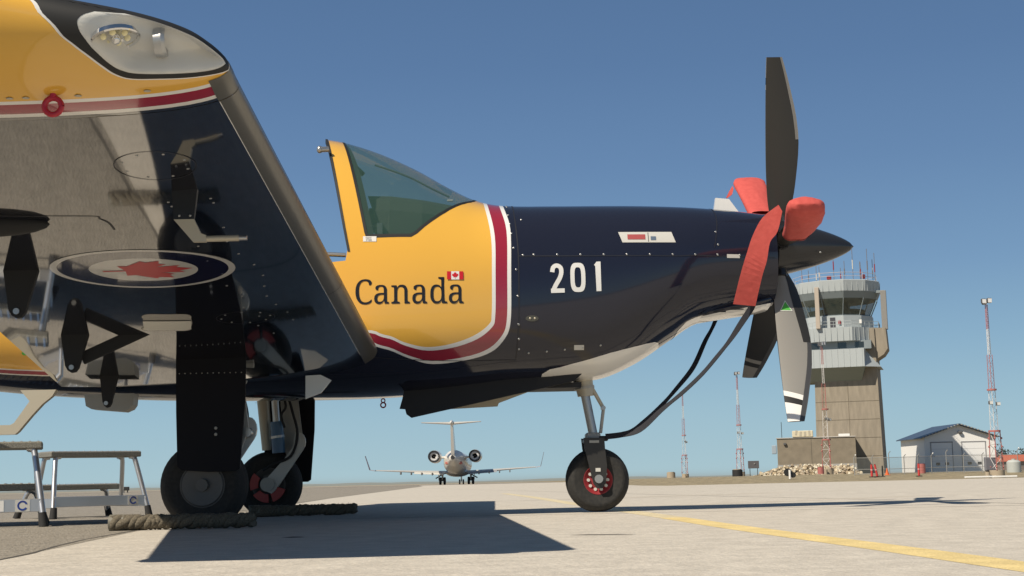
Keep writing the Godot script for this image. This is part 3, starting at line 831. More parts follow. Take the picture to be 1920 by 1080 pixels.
func wing_out(p: Vector3, q: Vector2) -> Vector3:
	return Vector3(0.3, -1, 0) if q.x < 0.0 else Vector3(0.3, 1, 0)
func wings() -> void:
	for sd in [1, -1]:
		var side_name: String = "right" if sd == 1 else "left"
		var f: Callable = wing if sd == 1 else mirror_of(wing)
		var g: Callable = tip if sd == 1 else mirror_of(tip)
		var vs := steps(0.35, 5.05, 40)
		var low := [-1.0, -0.98, -0.95, -0.9, -0.85, -0.8, -0.74, -0.68, -0.62, -0.56, -0.5, -0.44, -0.38, -0.32, -0.27, -0.235, -0.205]
		var nose_c := [-0.205, -0.17, -0.14, -0.11, -0.085, -0.06, -0.04, -0.02, 0.0, 0.02, 0.04, 0.06, 0.085, 0.11, 0.14, 0.17, 0.205]
		var top := low.map(func(v): return -v); top.reverse()
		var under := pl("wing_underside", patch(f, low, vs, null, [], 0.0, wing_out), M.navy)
		var upper := pl("wing_top", patch(f, top, vs, null, [], 0.0, wing_out), M.yellow)
		# grey guard along the front edge, with its thin white line and a join
		var guard := pl("leading_edge", patch(f, nose_c, vs, null, [], 0.0015, wing_out), M.edge_grey)
		put(guard, "edge_line", patch(f, [-0.209, -0.2045], steps(0.86, 5.05, 40), null, [], 0.0022, wing_out).mesh(), M.white)
		put(guard, "join", patch(f, [-0.205, -0.17, -0.14, -0.11, -0.085, -0.06, -0.04, -0.02, 0.0, 0.02, 0.04, 0.06, 0.085, 0.11, 0.14, 0.17, 0.205], [2.545, 2.551], null, [], 0.0026, wing_out).mesh(), M.lines)
		# blunt rear edge
		var tes := Soup.new()
		for k in vs.size() - 1: tes.quad(f.call(-1.0, sd * vs[k] if false else vs[k]), f.call(-1.0, vs[k + 1]), f.call(1.0, vs[k + 1]), f.call(1.0, vs[k]), Vector3.LEFT)
		put(upper, "rear_edge", tes.mesh(), M.edge_grey)
		# the stripes round the wing end, then the upswept end itself
		var tip_out := func(p: Vector3, q: Vector2): return (Vector3(0.2, -0.6, 0.6 * sd) if q.x < 0.0 else Vector3(0.2, 0.8, -0.3 * sd))
		var cs := low.duplicate(); cs.append_array(nose_c.slice(1)); cs.append_array(top.slice(1))
		var belts := [[0.0, 0.047, M.navy, ""], [0.047, 0.09, M.white, "white line"], [0.09, 0.186, M.red, "red band"], [0.186, 0.214, M.white, "white line"]]
		for b in belts:
			pl("tip_stripe", patch(g, cs, steps(b[0], b[1], 3), poly([-1, b[0], -0.2, b[0], -0.2, b[1], -1, b[1]]), [], 0.0, tip_out), b[2])
			pl("tip_stripe", patch(g, cs, steps(b[0], b[1], 3), poly([0.2, b[0], 1, b[0], 1, b[1], 0.2, b[1]]), [], 0.0, tip_out), b[2])
		put(guard, "edge_end", patch(g, nose_c, steps(0.0, 0.24, 6), null, [], 0.0015, tip_out).mesh(), M.edge_grey)
		var ss := steps(0.214, 0.90, 29)
		var fine := steps(-1.0, 1.0, 80)
		var lens_o := lens_outline(0)
		var lens_i := lens_outline(1)
		pl("wing_tip", patch(g, fine, ss, null, [lens_o], 0.0, tip_out), M.yellow, null, "yellow upswept wing end")
		# the light in the wing end: black surround, white pocket, clear cover, lamp
		var lamp := pl("landing_light", patch(g, steps(-0.52, 0.35, 60), steps(0.18, 0.80, 40), lens_o, [lens_i], 0.0006, tip_out), M.seal, null, "landing light window in the wing end")
		put(lamp, "edge_line", patch(g, steps(-0.55, 0.4, 60), steps(0.15, 0.82, 40), offset_param(lens_o, 0.006), [lens_o], 0.0012, tip_out).mesh(), M.white)
		var pocket := func(c, s):
			var d := depth_in(Vector2(c, s), lens_i)
			var P: Vector3 = g.call(c, s)
			return P + Vector3(-0.35, 0.55 * (1.0 if c < 0 else -0.2), -0.75 * sd) * 0.055 * smoothstep(0.0, 0.10, d)
		put(lamp, "pocket", patch(pocket, steps(-0.52, 0.2, 48), steps(0.18, 0.75, 36), lens_i, [], 0.0, tip_out).mesh(), mat(lin(0.66, 0.64, 0.58), 0.45))
		put(lamp, "cover", patch(g, steps(-0.52, 0.2, 48), steps(0.18, 0.75, 36), lens_i, [], 0.0004, tip_out).mesh(), M.lens)
		var lc: Vector3 = tip_low(0.095, 0.56) * Vector3(1, 1, sd) + Vector3(-0.008, 0.0, -0.016 * sd)
		var aim := Vector3(0.20, -0.97, 0.12 * sd).normalized()
		var at := axis_to(lc, aim)
		put(lamp, "lamp_rim", Soup.new().lathe([Vector2(-0.006, 0.050), Vector2(0.005, 0.054), Vector2(0.008, 0.051), Vector2(0.004, 0.047), Vector2(-0.004, 0.044)], 28, at).mesh(), M.chrome)
		put(lamp, "reflector", Soup.new().lathe([Vector2(0.002, 0.046), Vector2(-0.008, 0.032), Vector2(-0.013, 0.0)], 24, at).mesh(), M.chrome)
		var led := Soup.new()
		for k in 6: led.sphere(at * V(0.027 * cos(TAU * k / 6.0), 0.027 * sin(TAU * k / 6.0), 0.001), V(0.008, 0.008, 0.006), 8)
		put(lamp, "bulb", led.mesh(), mat(lin(0.85, 0.78, 0.45), 0.1, 0.0, 1.0))
		put(lamp, "bulb", Soup.new().sphere(at * V(0, 0, 0.006), V(0.012, 0.012, 0.012), 10).mesh(), M.chrome)
		var p2: Vector3 = pocket.call(-sqrt(0.06), 0.47)
		var t2 := axis_to(p2 + Vector3(0, -0.004, 0.006 * sd), Vector3(1.0, 0.08, -0.05 * sd))
		put(lamp, "lamp_tube", Soup.new().lathe([Vector2(-0.013, 0.0), Vector2(-0.013, 0.032), Vector2(0.004, 0.034), Vector2(0.012, 0.031), Vector2(0.012, 0.026), Vector2(0.0, 0.0)], 20, t2).mesh(), M.steel)
	# closing caps out at the top of each upswept end
	for sd in [1, -1]:
		var s := Soup.new()
		var ring := []
		for k in 40:
			var c := -1.0 + 2.0 * k / 39.0
			ring.append(tip(c, 0.9) * Vector3(1, 1, sd))
		for k in 39: s.tri(ring[0], ring[k], ring[k + 1], Vector3.UP)
		pl("tip_cap", s, M.yellow)
func lens_outline(which: int) -> PackedVector2Array:
	# chord parameter and curve position, first the outer edge of the black surround, then of the white pocket
	var o := [0.002, 0.245, 0.028, 0.276, 0.076, 0.298, 0.126, 0.317, 0.178, 0.335, 0.200, 0.368, 0.208, 0.41, 0.214, 0.47, 0.211, 0.526, 0.190, 0.588, 0.116, 0.667, 0.035, 0.719]
	if which == 1: o = [0.0008, 0.288, 0.023, 0.302, 0.09, 0.333, 0.157, 0.359, 0.182, 0.384, 0.192, 0.42, 0.194, 0.47, 0.183, 0.525, 0.15, 0.585, 0.10, 0.628, 0.05, 0.650, 0.015, 0.655]
	var l := PackedVector2Array()
	for k in range(0, o.size(), 2): l.append(Vector2(-sqrt(o[k]), o[k + 1]))
	var h := smooth(l, 4)
	var top_c := 0.26 if which == 0 else -0.015
	h.append(Vector2(top_c, h[-1].y - (0.0 if which == 0 else 0.03)))
	if which == 0: h.append(Vector2(top_c, 0.32))
	else:
		h.append(Vector2(-0.02, 0.50)); h.append(Vector2(-0.012, 0.32))
	return h
func offset_param(p: PackedVector2Array, d: float) -> PackedVector2Array: return Geometry2D.offset_polygon(p, d, Geometry2D.JOIN_ROUND)[0]
func depth_in(q: Vector2, p: PackedVector2Array) -> float:
	var best := 10.0
	for k in p.size():
		best = minf(best, q.distance_to(Geometry2D.get_closest_point_to_segment(q, p[k], p[(k + 1) % p.size()])))
	return best if Geometry2D.is_point_in_polygon(q, p) else 0.0

func under_patch(o: PackedVector2Array, exc: Array, off: float) -> Soup:     # outline in metres (forward, outboard) laid on the right wing's underside
	var lo := o[0]; var hi := o[0]
	for v in o:
		lo = lo.min(v); hi = hi.max(v)
	return patch(wing_at, steps(lo.x, hi.x, maxi(2, int((hi.x - lo.x) / 0.03))), steps(lo.y, hi.y, maxi(2, int((hi.y - lo.y) / 0.05))), o, exc, off, func(_p, _q): return Vector3.DOWN)
func wing_fittings() -> void:
	# roundel
	var C := Vector2(0.162, 3.37)
	var ro := pl("roundel", under_patch(circle(C.x, C.y, 0.309, 0.312, 72), [circle(C.x, C.y, 0.286, 0.288, 72)], 0.0012), M.white, null, "round military emblem with a red maple leaf")
	put(ro, "blue_ring", under_patch(circle(C.x, C.y, 0.286, 0.288, 72), [circle(C.x, C.y, 0.182, 0.184, 60)], 0.0012).mesh(), mat(lin(0.012, 0.014, 0.055), 0.08, 0.0, 1.0, 0.6))
	put(ro, "white_disc", under_patch(circle(C.x, C.y, 0.182, 0.184, 60), [], 0.0012).mesh(), M.white)
	var lf := PackedVector2Array()
	for j in range(0, LEAF.size(), 2): lf.append(Vector2(C.x - 0.005 + LEAF[j + 1] * 0.00172, C.y + LEAF[j] * 0.00170))
	put(ro, "maple_leaf", under_patch(lf, [], 0.0024).mesh(), M.flag_red)
	# pitot mast and tube
	var a := wing_at(0.488, 4.357)
	var pm := pl("pitot_mast", Soup.new().loft([
		[a + V(-0.037, 0.02, -0.011), a + V(0.037, 0.02, -0.011), a + V(0.037, 0.02, 0.011), a + V(-0.037, 0.02, 0.011)],
		[a + V(-0.030, -0.082, -0.009), a + V(0.026, -0.082, -0.009), a + V(0.026, -0.082, 0.009), a + V(-0.030, -0.082, 0.009)]]), mat(lin(0.010, 0.011, 0.014), 0.3, 0.0, 0.0, 0.4))
	put(pm, "pitot_elbow", Soup.new().plate(poly([-0.03, -0.082, 0.026, -0.082, 0.045, -0.122, 0.06, -0.128, 0.06, -0.146, 0.024, -0.146]), -0.009, 0.009, Transform3D(Basis.IDENTITY, a)).mesh(), M.tan_metal)
	put(pm, "pitot_tube", Soup.new().tube([a + V(0.045, -0.137, 0), a + V(0.15, -0.136, 0)], 0.009, 10).mesh(), M.tan_metal)
	put(pm, "pitot_tube", Soup.new().tube([a + V(0.15, -0.136, 0), a + V(0.172, -0.136, 0)], 0.0075, 10).mesh(), M.steel)
	for k in 2: put(pm, "bolt", Soup.new().sphere(a + V(-0.014 + 0.03 * k, -0.072, 0.010), V(0.004, 0.004, 0.003), 6).mesh(), M.steel)
	# fastener rings of the round hatches, and scattered screws
	var bolt := Soup.new().sphere(Vector3.ZERO, Vector3(0.0045, 0.002, 0.0045), 6).mesh()
	var spots := []
	for k in 8: spots.append([0.46 + 0.085 * cos(TAU * k / 8.0 + 0.3), 4.62 + 0.11 * sin(TAU * k / 8.0 + 0.3)])
	for k in 8: spots.append([0.36 + 0.10 * cos(TAU * k / 8.0), 2.35 + 0.12 * sin(TAU * k / 8.0)])
	for k in 10: spots.append([0.52 + 0.02 * sin(k * 5.0), 3.9 - 0.19 * k])
	for k in 10: spots.append([0.40 + 0.02 * sin(k * 3.0), 3.9 - 0.22 * k])
	for k in 6: spots.append([0.42 + 0.06 * (k % 3), 4.2 + 0.05 * (k / 3)])
	for s in spots:
		var o := put(plane.get_node("wing_underside"), "fastener", bolt, M.steel)
		o.position = wing_at(s[0], s[1])
	for e in [[0.46, 4.62, 0.105, 0.135], [0.36, 2.35, 0.12, 0.145]]:
		put(plane.get_node("wing_underside"), "hatch_seam", under_patch(circle(e[0], e[1], e[2], e[3], 40), [circle(e[0], e[1], e[2] - 0.003, e[3] - 0.003, 40)], 0.0008).mesh(), M.lines)
	# pale slot window
	var slot := smooth(poly([-0.042, 2.439, -0.036, 2.487, -0.003, 2.531, 0.07, 2.517, 0.143, 2.503, 0.155, 2.45, 0.146, 2.403, 0.132, 2.303, 0.109, 2.203, 0.100, 2.15, 0.07, 2.117, -0.008, 2.13, -0.085, 2.144, -0.103, 2.19, -0.085, 2.239, -0.062, 2.339, -0.042, 2.439]), 3)
	var sl := pl("slot_window", under_patch(slot, [], 0.0006), mat(lin(0.42, 0.40, 0.36), 0.5), null, "pale oblong window under the wing")
	put(sl, "slot_lip", under_patch(poly([-0.050, 2.400, 0.140, 2.372, 0.138, 2.358, -0.052, 2.386]), [], 0.003).mesh(), M.lines)
	put(sl, "slot_lit_part", under_patch(poly([-0.054, 2.385, 0.137, 2.356, 0.112, 2.215, 0.10, 2.165, 0.068, 2.135, -0.08, 2.160, -0.095, 2.19, -0.08, 2.24]), [], 0.0026).mesh(), mat(lin(0.80, 0.78, 0.70), 0.5))  # paler part: light inside the recess, painted as colour
	# seam between flap and aileron panels
	var sm := smooth(poly([-0.30, 4.19, -0.079, 4.164, 0.168, 4.136, 0.19, 4.10, 0.203, 4.046, 0.200, 3.96]), 4)
	put(plane.get_node("wing_underside"), "panel_seam", under_patch(stroke_strip(sm, 0.006), [], 0.0012).mesh(), M.lines)
	# slim pod at the aileron's hinge
	pl("hinge_pod", Soup.new().sphere(wing_at(-0.16, 4.08) + V(0, -0.008, 0), V(0.20, 0.036, 0.045), 20), M.matt_black)
	# hinge brackets under the flap
	for hv in [[0.78, -0.563], [2.063, -0.403], [3.39, -0.241], [4.75, -0.09]]:
		var v: float = hv[0]
		for sd in [1, -1]:
			if sd == -1: continue
			var u: float = hv[1]
			var b := wing_at(u, v)
			var at := Transform3D(Basis.IDENTITY, Vector3(b.x, b.y + 0.012, sd * v))
			var br := pl("flap_bracket", Soup.new().plate(poly([-0.070, 0.02, 0.060, 0.02, 0.050, -0.02, 0.012, -0.155, 0.0, -0.172, -0.018, -0.175, -0.034, -0.165, -0.045, -0.145]), -0.011, 0.011, at.scaled_local(Vector3(0.8, 1.0, 1.0)) if v < 1.0 else at), M.matt_black)
			for k in 1: put(br, "pivot_bolt", Soup.new().tube([at * V(-0.017, -0.152, 0.009), at * V(-0.017, -0.152, 0.017)], 0.011, 10).mesh(), M.steel)
			if v > 2.0 and v < 2.1: put(br, "push_rod", Soup.new().box(V(0.14, -0.085, -0.02), V(0.36, 0.055, 0.012), 0.004, at * Transform3D(Basis(Vector3.BACK, 0.42), V(0.02, -0.02, 0))).mesh(), M.matt_black)
	# tie-down ring near the wing end
	var rc := tip_low(0.354, 0.253)
	var tr := Soup.new()
	var ringp := []
	for k in 17: ringp.append(rc + V(0.019 * cos(TAU * k / 16.0), -0.026 + 0.019 * sin(TAU * k / 16.0), 0.0))
	tr.tube(ringp, 0.0068, 8, false)
	tr.tube([rc + V(0, -0.006, 0), rc + V(0, 0.008, 0)], 0.008, 8)
	pl("tie_down_ring", tr, mat(lin(0.42, 0.012, 0.03), 0.35))
	for k in 4: put(plane.get_node("wing_tip"), "fastener", Soup.new().sphere(Vector3.ZERO, V(0.009, 0.002, 0.008), 8).mesh(), M.tan_metal).position = tip_low([0.306, 0.412, 0.445, 0.166][k], 0.238)
	# the other wing's ring
	var r2 := V(0.75, 0.70, -0.95); var rp := []
	for k in 13: rp.append(r2 + V(0.016 * cos(TAU * k / 12.0), -0.016 + 0.016 * sin(TAU * k / 12.0), 0.0))
	var rs := Soup.new().tube(rp, 0.005, 6, false)
	var rp2 := []; for k in 13: rp2.append(r2 + V(0.012 * cos(TAU * k / 12.0), 0.012 + 0.012 * sin(TAU * k / 12.0), 0.0))
	rs.tube(rp2, 0.004, 6, false)
	pl("tie_down_ring", rs, mat(lin(0.42, 0.012, 0.03), 0.35))
	# boarding step and small belly fittings behind the wing
	var stp := Transform3D(Basis.IDENTITY, V(0, 0, 0.42))
	pl("boarding_step", Soup.new().plate(poly([-1.12, 0.73, -0.93, 0.73, -0.95, 0.695, -1.0, 0.655, -1.055, 0.595, -1.128, 0.507, -1.145, 0.494, -1.42, 0.492, -1.42, 0.545, -1.17, 0.545, -1.15, 0.556, -1.07, 0.67]), -0.022, 0.022, stp), M.tan_metal)
	pl("belly_antenna", Soup.new().plate(poly([-0.775, 0.70, -0.51, 0.70, -0.515, 0.64, -0.53, 0.618, -0.565, 0.603, -0.735, 0.62, -0.765, 0.637]), -0.06, 0.06, Transform3D(Basis.IDENTITY, V(0, 0, 0.40))), M.leg_grey)
	pl("inner_gear_door", Soup.new().plate(poly([0.425, 0.765, 0.505, 0.768, 0.563, 0.738, 0.506, 0.672, 0.424, 0.642]), -0.006, 0.006, Transform3D(Basis.IDENTITY, V(0, 0.0, 0.60))), M.white)
	pl("green_sticker", patch(body, steps(-1.2, -1.0, 6), steps(0.2, 0.5, 10), circle(-1.085, 0.335, 0.014, 0.008, 12), [], 0.002, body_out), M.green)

# ---------------------------------------------------------------- nose, spinner, propeller
const HUB := Vector3(3.101, 1.502, 0.0)
func nose() -> void:
	# front bulkhead and chin intake
	var fr := Soup.new()
	var ring := []
	for k in 48: ring.append(body(3.05, 2.0 * k / 48.0))
	for k in 48: fr.tri(V(3.05, 1.43, 0), ring[k], ring[(k + 1) % 48], Vector3.RIGHT)
	pl("cowl_front", fr, M.black)
	var chin := []
	for e in [[2.42, 1.0, 0.08, 0.01], [2.55, 1.075, 0.17, 0.03], [2.75, 1.12, 0.20, 0.045], [2.94, 1.15, 0.20, 0.05], [3.02, 1.165, 0.19, 0.05]]:
		var rg := []
		for k in 16:
			var a := TAU * k / 16
			rg.append(Vector3(e[0], e[1] + 0.012 + sin(a) * e[3], cos(a) * e[2]))
		chin.append(rg)
	var whole := Soup.new().loft(chin).soften()
	var upper := Soup.new(); var lower := Soup.new()
	for i in range(0, whole.p.size(), 3):
		var part: Soup = lower if whole.n[i].y + whole.n[i + 1].y + whole.n[i + 2].y < -2.0 else upper
		for e in 3:
			part.p.append(whole.p[i + e]); part.n.append(whole.n[i + e]); part.t.append(Vector2.ZERO)
	var ck := pl("chin_intake", upper, M.navy_body)
	put(ck, "pale_underside", lower.mesh(), M.white)
	put(ck, "intake_mouth", Soup.new().lathe([Vector2(0.0, 0.0), Vector2(0.0, 1.0)], 20, Transform3D(Basis(V(0, 0, 0.16), V(0, 0.036, 0), V(1, 0, 0)), V(3.022, 1.177, 0))).mesh(), M.seal)
	for k in 3:
		put(ck, "louvre", Soup.new().box(V(2.62 + 0.1 * k, 1.098 + 0.012 * k, 0.205), V(0.07, 0.006, 0.006)).mesh(), M.seal)
	# pale panels under the cowl
	var ub := steps(1.6, 3.05, 40); var qs := steps(-0.12, 0.5, 32)
	pl("belly_panel", patch(body, ub, qs, smooth(poly([1.70, -0.1, 1.70, 0.14, 1.80, 0.185, 1.95, 0.22, 2.08, 0.235, 2.22, 0.213, 2.34, 0.165, 2.375, 0.08, 2.375, -0.1]), 2), [], 0.0012, body_out), M.white, null, "pale panel under the cowl")
	pl("belly_panel", patch(body, ub, qs, poly([2.46, -0.1, 2.48, 0.12, 2.525, 0.16, 2.60, 0.14, 2.671, 0.12, 2.83, 0.13, 3.0, 0.14, 3.0, -0.1]), [], 0.0012, body_out), M.white, null, "pale chin under the cowl")
	# white blade aerial on the cowl
	pl("cowl_aerial", Soup.new().plate(poly([2.742, 1.715, 2.756, 1.802, 2.835, 1.794, 2.89, 1.715]), -0.016, 0.016), M.white, null, "white blade aerial on top of the cowl")
	# spinner
	var at := Transform3D(Basis(V(0, 0, 1), V(0, 1, 0), V(1, 0, 0)), Vector3(0, 1.502, 0))
	at.basis = Basis(V(0, 0, -1), V(0, 1, 0), V(1, 0, 0))
	var prof := []
	for k in 21:
		var t := k / 20.0
		prof.append(Vector2(3.56 - 0.475 * t, 0.182 * pow(t, 0.66) * (1.0 - 0.06 * t * t)))
	prof.append(Vector2(3.075, 0.165)); prof.append(Vector2(3.052, 0.16))
	prof.reverse()
	var sp := pl("spinner", Soup.new().lathe(prof, 44, at), M.spinner)
	put(sp, "rivet", Soup.new().sphere(V(3.33, 1.452, 0.128), V(0.006, 0.006, 0.006), 8).mesh(), M.steel)
	put(sp, "back_plate", Soup.new().lathe([Vector2(3.052, 0.16), Vector2(3.058, 0.176), Vector2(3.064, 0.176)], 44, at).mesh(), M.steel)
	put(sp, "hub_bolt", Soup.new().box(V(3.035, 1.48, 0.21), V(0.014, 0.09, 0.014), 0.003, Transform3D.IDENTITY).mesh(), M.steel)
	put(sp, "weight", Soup.new().sphere(V(3.03, 1.30, 0.17), V(0.012, 0.028, 0.012), 8).mesh(), M.light_paint)
	var sec_tab := [[0.14, -0.030, 0.040, 0.030], [0.20, -0.039, 0.066, 0.026], [0.27, -0.050, 0.092, 0.021], [0.42, -0.060, 0.113, 0.016], [0.61, -0.065, 0.126, 0.013], [0.76, -0.067, 0.112, 0.011], [0.88, -0.068, 0.086, 0.009], [1.0, -0.068, 0.056, 0.007], [1.102, -0.066, 0.026, 0.005]]
	var z_of := func(u01: float, th: float) -> float: return th * (1.0 - pow(absf(u01 * 2.0 - 0.85), 2.0) / 1.33) * 1.0
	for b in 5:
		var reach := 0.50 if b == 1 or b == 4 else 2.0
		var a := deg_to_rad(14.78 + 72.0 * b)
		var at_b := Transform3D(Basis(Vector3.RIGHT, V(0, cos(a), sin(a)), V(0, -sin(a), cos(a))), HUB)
		var surf := func(u01: float, r: float, sgn: float) -> Vector3:
			var lo := herm(sec_tab, 1, r); var hi := herm(sec_tab, 2, r); var th := herm(sec_tab, 3, r)
			var tw := deg_to_rad(lerpf(9.0, -4.0, smoothstep(0.1, 1.1, r)))
			var x := lerpf(lo, hi, u01); var z: float = sgn * maxf(z_of.call(u01, th), 0.0007) + (0.004 if u01 > 2.0 else 0.0)
			return at_b * Vector3(x * cos(tw) - z * sin(tw), r, x * sin(tw) + z * cos(tw))
		var rear := func(u, r): return surf.call(u, r, 1.0)
		var face := func(u, r): return surf.call(u, r, -1.0)
		var o1 := func(_p, _q): return at_b.basis.z
		var o2 := func(_p, _q): return -at_b.basis.z
		var us := [0.0, 0.04, 0.12, 0.25, 0.4, 0.55, 0.7, 0.8, 0.88, 0.94, 0.98, 1.0]
		var rs := [0.14, 0.17, 0.20, 0.235, 0.27, 0.32, 0.37, 0.42, 0.48, 0.54, 0.61, 0.68, 0.76, 0.82, 0.88, 0.94, 0.97, 1.0, 1.05, 1.102].filter(func(q): return q < reach)
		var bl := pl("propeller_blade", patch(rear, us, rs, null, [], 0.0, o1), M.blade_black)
		put(bl, "pale_face", patch(face, us, rs, poly([0, 0.14, 0.86, 0.14, 0.86, 0.62, 0.88, 0.62, 0.88, 0.955, 0.0, 0.915]), [], 0.0, o2).mesh(), M.blade_black if b == 3 else M.blade_grey)  # far lower blade alone: its shaded look is put into a darker face
		put(bl, "edge_boot", patch(face, us, rs, poly([0.60, 0.14, 1, 0.14, 1, 0.62, 0.76, 0.62, 0.60, 0.30]), [], 0.0012, o2).mesh(), M.blade_black)
		if b == 1 or b == 4:
			put(bl, "cuff", Soup.new().tube([at_b * V(0.0, 0.10, 0), at_b * V(0.0, 0.20, 0)], [0.050, 0.044], 14).mesh(), M.spinner)
			continue
		put(bl, "edge_strip", patch(rear, us, rs, poly([0.90, 0.63, 1, 0.63, 1, 1.102, 0.86, 1.102]), [], 0.0012, o1).mesh(), M.blade_grey)
		put(bl, "edge_strip", patch(face, us, rs, poly([0.88, 0.62, 1, 0.62, 1, 1.102, 0.70, 1.102, 0.80, 0.9]), [], 0.0012, o2).mesh(), mat(lin(0.10, 0.10, 0.10), 0.4, 0.5))
		put(bl, "tip_stripe", patch(face, us, rs, poly([0, 0.915, 0.9, 0.955, 0.9, 0.985, 0, 0.945]), [], 0.001, o2).mesh(), M.blade_grey if b == 3 else M.white)  # white stripes turned grey on that blade, shade put into the colour
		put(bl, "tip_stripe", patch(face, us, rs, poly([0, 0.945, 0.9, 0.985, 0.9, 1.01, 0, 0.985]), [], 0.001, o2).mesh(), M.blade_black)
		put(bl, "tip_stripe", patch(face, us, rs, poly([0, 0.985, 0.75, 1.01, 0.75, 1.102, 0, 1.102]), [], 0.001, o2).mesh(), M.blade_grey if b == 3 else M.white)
		put(bl, "cuff", Soup.new().tube([at_b * V(0.0, 0.10, 0), at_b * V(0.0, 0.20, 0)], [0.050, 0.044], 14).mesh(), M.spinner)
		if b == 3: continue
		put(bl, "sticker", patch(face, us, rs, poly([0.16, 0.425, 0.58, 0.425, 0.37, 0.358]), [], 0.002, o2).mesh(), M.white)
		put(bl, "sticker", patch(face, us, rs, poly([0.20, 0.421, 0.54, 0.421, 0.37, 0.366]), [], 0.003, o2).mesh(), M.green)

# ---------------------------------------------------------------- undercarriage
func wheel(parent: Node, c: Vector3, R: float, w: float, rim_m: Material, rr: float) -> Node:
	var h := w * 0.5
	var prof := []
	var steps_ := 34
	for k in steps_ + 1:
		var a := PI * (k / float(steps_)) - PI / 2
		var dip := 0.0
		for gr in [-0.42, -0.14, 0.14, 0.42]:
			if absf(sin(a) - gr) < 0.05: dip = 0.005
		for gr in [-0.93, 0.93]:
			if absf(sin(a) - gr) < 0.02: dip = -0.003
		prof.append(Vector2(sin(a) * h, (R - h * 0.72) + cos(a) * h * 0.72 - dip))
	prof.push_front(Vector2(-h * 0.82, rr)); prof.append(Vector2(h * 0.82, rr))
	var at := Transform3D(Basis.IDENTITY, c)
	var s := Soup.new().lathe(prof, 44, at)
	for i in s.p.size():            # flattened where it stands
		s.p[i].y = maxf(s.p[i].y, 0.004)
	var wh := pl("wheel", s.soften(), M.tyre, parent)
	put(wh, "rim", Soup.new().lathe([Vector2(-h * 0.7, 0.02), Vector2(-h * 0.62, rr * 0.6), Vector2(-h * 0.86, rr * 0.97), Vector2(-h * 0.86, rr), Vector2(h * 0.86, rr), Vector2(h * 0.86, rr * 0.97), Vector2(h * 0.62, rr * 0.6), Vector2(h * 0.7, 0.02)], 36, at).mesh(), rim_m)
	return wh
func gear() -> void:
	# nose leg
	var d := Vector3(0.075, -0.39, 0).normalized()
	var leg := pl("nose_leg", Soup.new().tube([V(1.948, 0.86, 0), V(1.948, 0.755, 0), V(1.949, 0.75, 0), V(1.96, 0.69, 0), V(1.962, 0.66, 0)], [0.052, 0.052, 0.056, 0.05, 0.046], 16), M.tan_metal)
	put(leg, "oleo", Soup.new().tube([V(1.955, 0.69, 0), V(2.003, 0.415, 0)], 0.026, 16).mesh(), M.steel)
	put(leg, "collar", Soup.new().tube([V(1.955, 0.715, 0), V(1.957, 0.70, 0)], 0.058, 16).mesh(), M.leg_grey)
	put(leg, "torque_link", Soup.new().box(V(0, 0, 0), V(0.135, 0.02, 0.03), 0.004, Transform3D(Basis(Vector3.BACK, -1.08), V(2.029, 0.65, 0))).mesh(), M.tan_metal)
	put(leg, "torque_link", Soup.new().box(V(0, 0, 0), V(0.15, 0.018, 0.028), 0.004, Transform3D(Basis(Vector3.BACK, 1.42), V(2.052, 0.52, 0))).mesh(), M.leg_grey)
	put(leg, "pivot", Soup.new().tube([V(2.06, 0.59, -0.03), V(2.06, 0.59, 0.03)], 0.013, 10).mesh(), M.steel)
	put(leg, "joint", Soup.new().box(V(1.995, 0.43, 0), V(0.085, 0.04, 0.09), 0.01).mesh(), M.leg_grey)
	put(leg, "lug", Soup.new().box(V(2.05, 0.415, 0.03), V(0.06, 0.03, 0.03), 0.006).mesh(), M.matt_black)
	for sd in [1, -1]:
		put(leg, "fork_plate", Soup.new().plate(poly([1.935, 0.42, 2.053, 0.418, 2.056, 0.35, 2.064, 0.26, 2.056, 0.17, 2.035, 0.135, 2.005, 0.133, 1.985, 0.16, 1.962, 0.26, 1.94, 0.36]), 0.080 * sd, 0.092 * sd).mesh(), M.black)
		put(leg, "axle_nut", Soup.new().tube([V(2.014, 0.187, 0.09 * sd), V(2.014, 0.187, 0.112 * sd)], 0.024, 14).mesh(), M.steel)
	put(leg, "fork_crown", Soup.new().box(V(1.995, 0.402, 0), V(0.11, 0.03, 0.18), 0.008).mesh(), M.black)
	put(leg, "tag", Soup.new().box(V(2.012, 0.238, 0.0935), V(0.028, 0.02, 0.003), 0.0).mesh(), M.light_paint)
	put(leg, "tag", Soup.new().box(V(1.995, 0.397, 0.0935), V(0.055, 0.014, 0.003), 0.0).mesh(), M.leg_grey)
	var nw := wheel(plane, V(2.014, 0.182, 0), 0.182, 0.135, M.rim_red, 0.083)
	var bolts := Soup.new()
	for k in 10:
		var a := TAU * k / 10
		bolts.tube([V(2.014 + 0.055 * cos(a), 0.182 + 0.055 * sin(a), 0.043), V(2.014 + 0.055 * cos(a), 0.182 + 0.055 * sin(a), 0.0535)], 0.0095, 8)
	put(nw, "rim_bolts", bolts.mesh(), M.light_paint)
	# nose doors: long planks hinged along the bay, hanging open
	for sd in [1, -1]:
		var at := Transform3D(Basis(Vector3.RIGHT, -0.12 * sd), V(0, 0.0, 0.22 * sd + 0.085 * sd))
		if sd == 1:
			pl("nose_gear_door", Soup.new().plate(poly([0.905, 0.603, 0.935, 0.60, 0.942, 0.572, 0.97, 0.551, 1.88, 0.738, 1.95, 0.80, 1.85, 0.83, 1.4, 0.77, 0.93, 0.70, 0.92, 0.655]), -0.008, 0.008, at), M.matt_black, null, "dark open nose gear door")
		else:
			pl("nose_gear_door", Soup.new().plate(poly([0.95, 0.61, 1.46, 0.628, 1.468, 0.648, 1.9, 0.80, 1.85, 0.83, 0.95, 0.72]), -0.008, 0.008, at), M.tan_metal, null, "far open nose gear door")
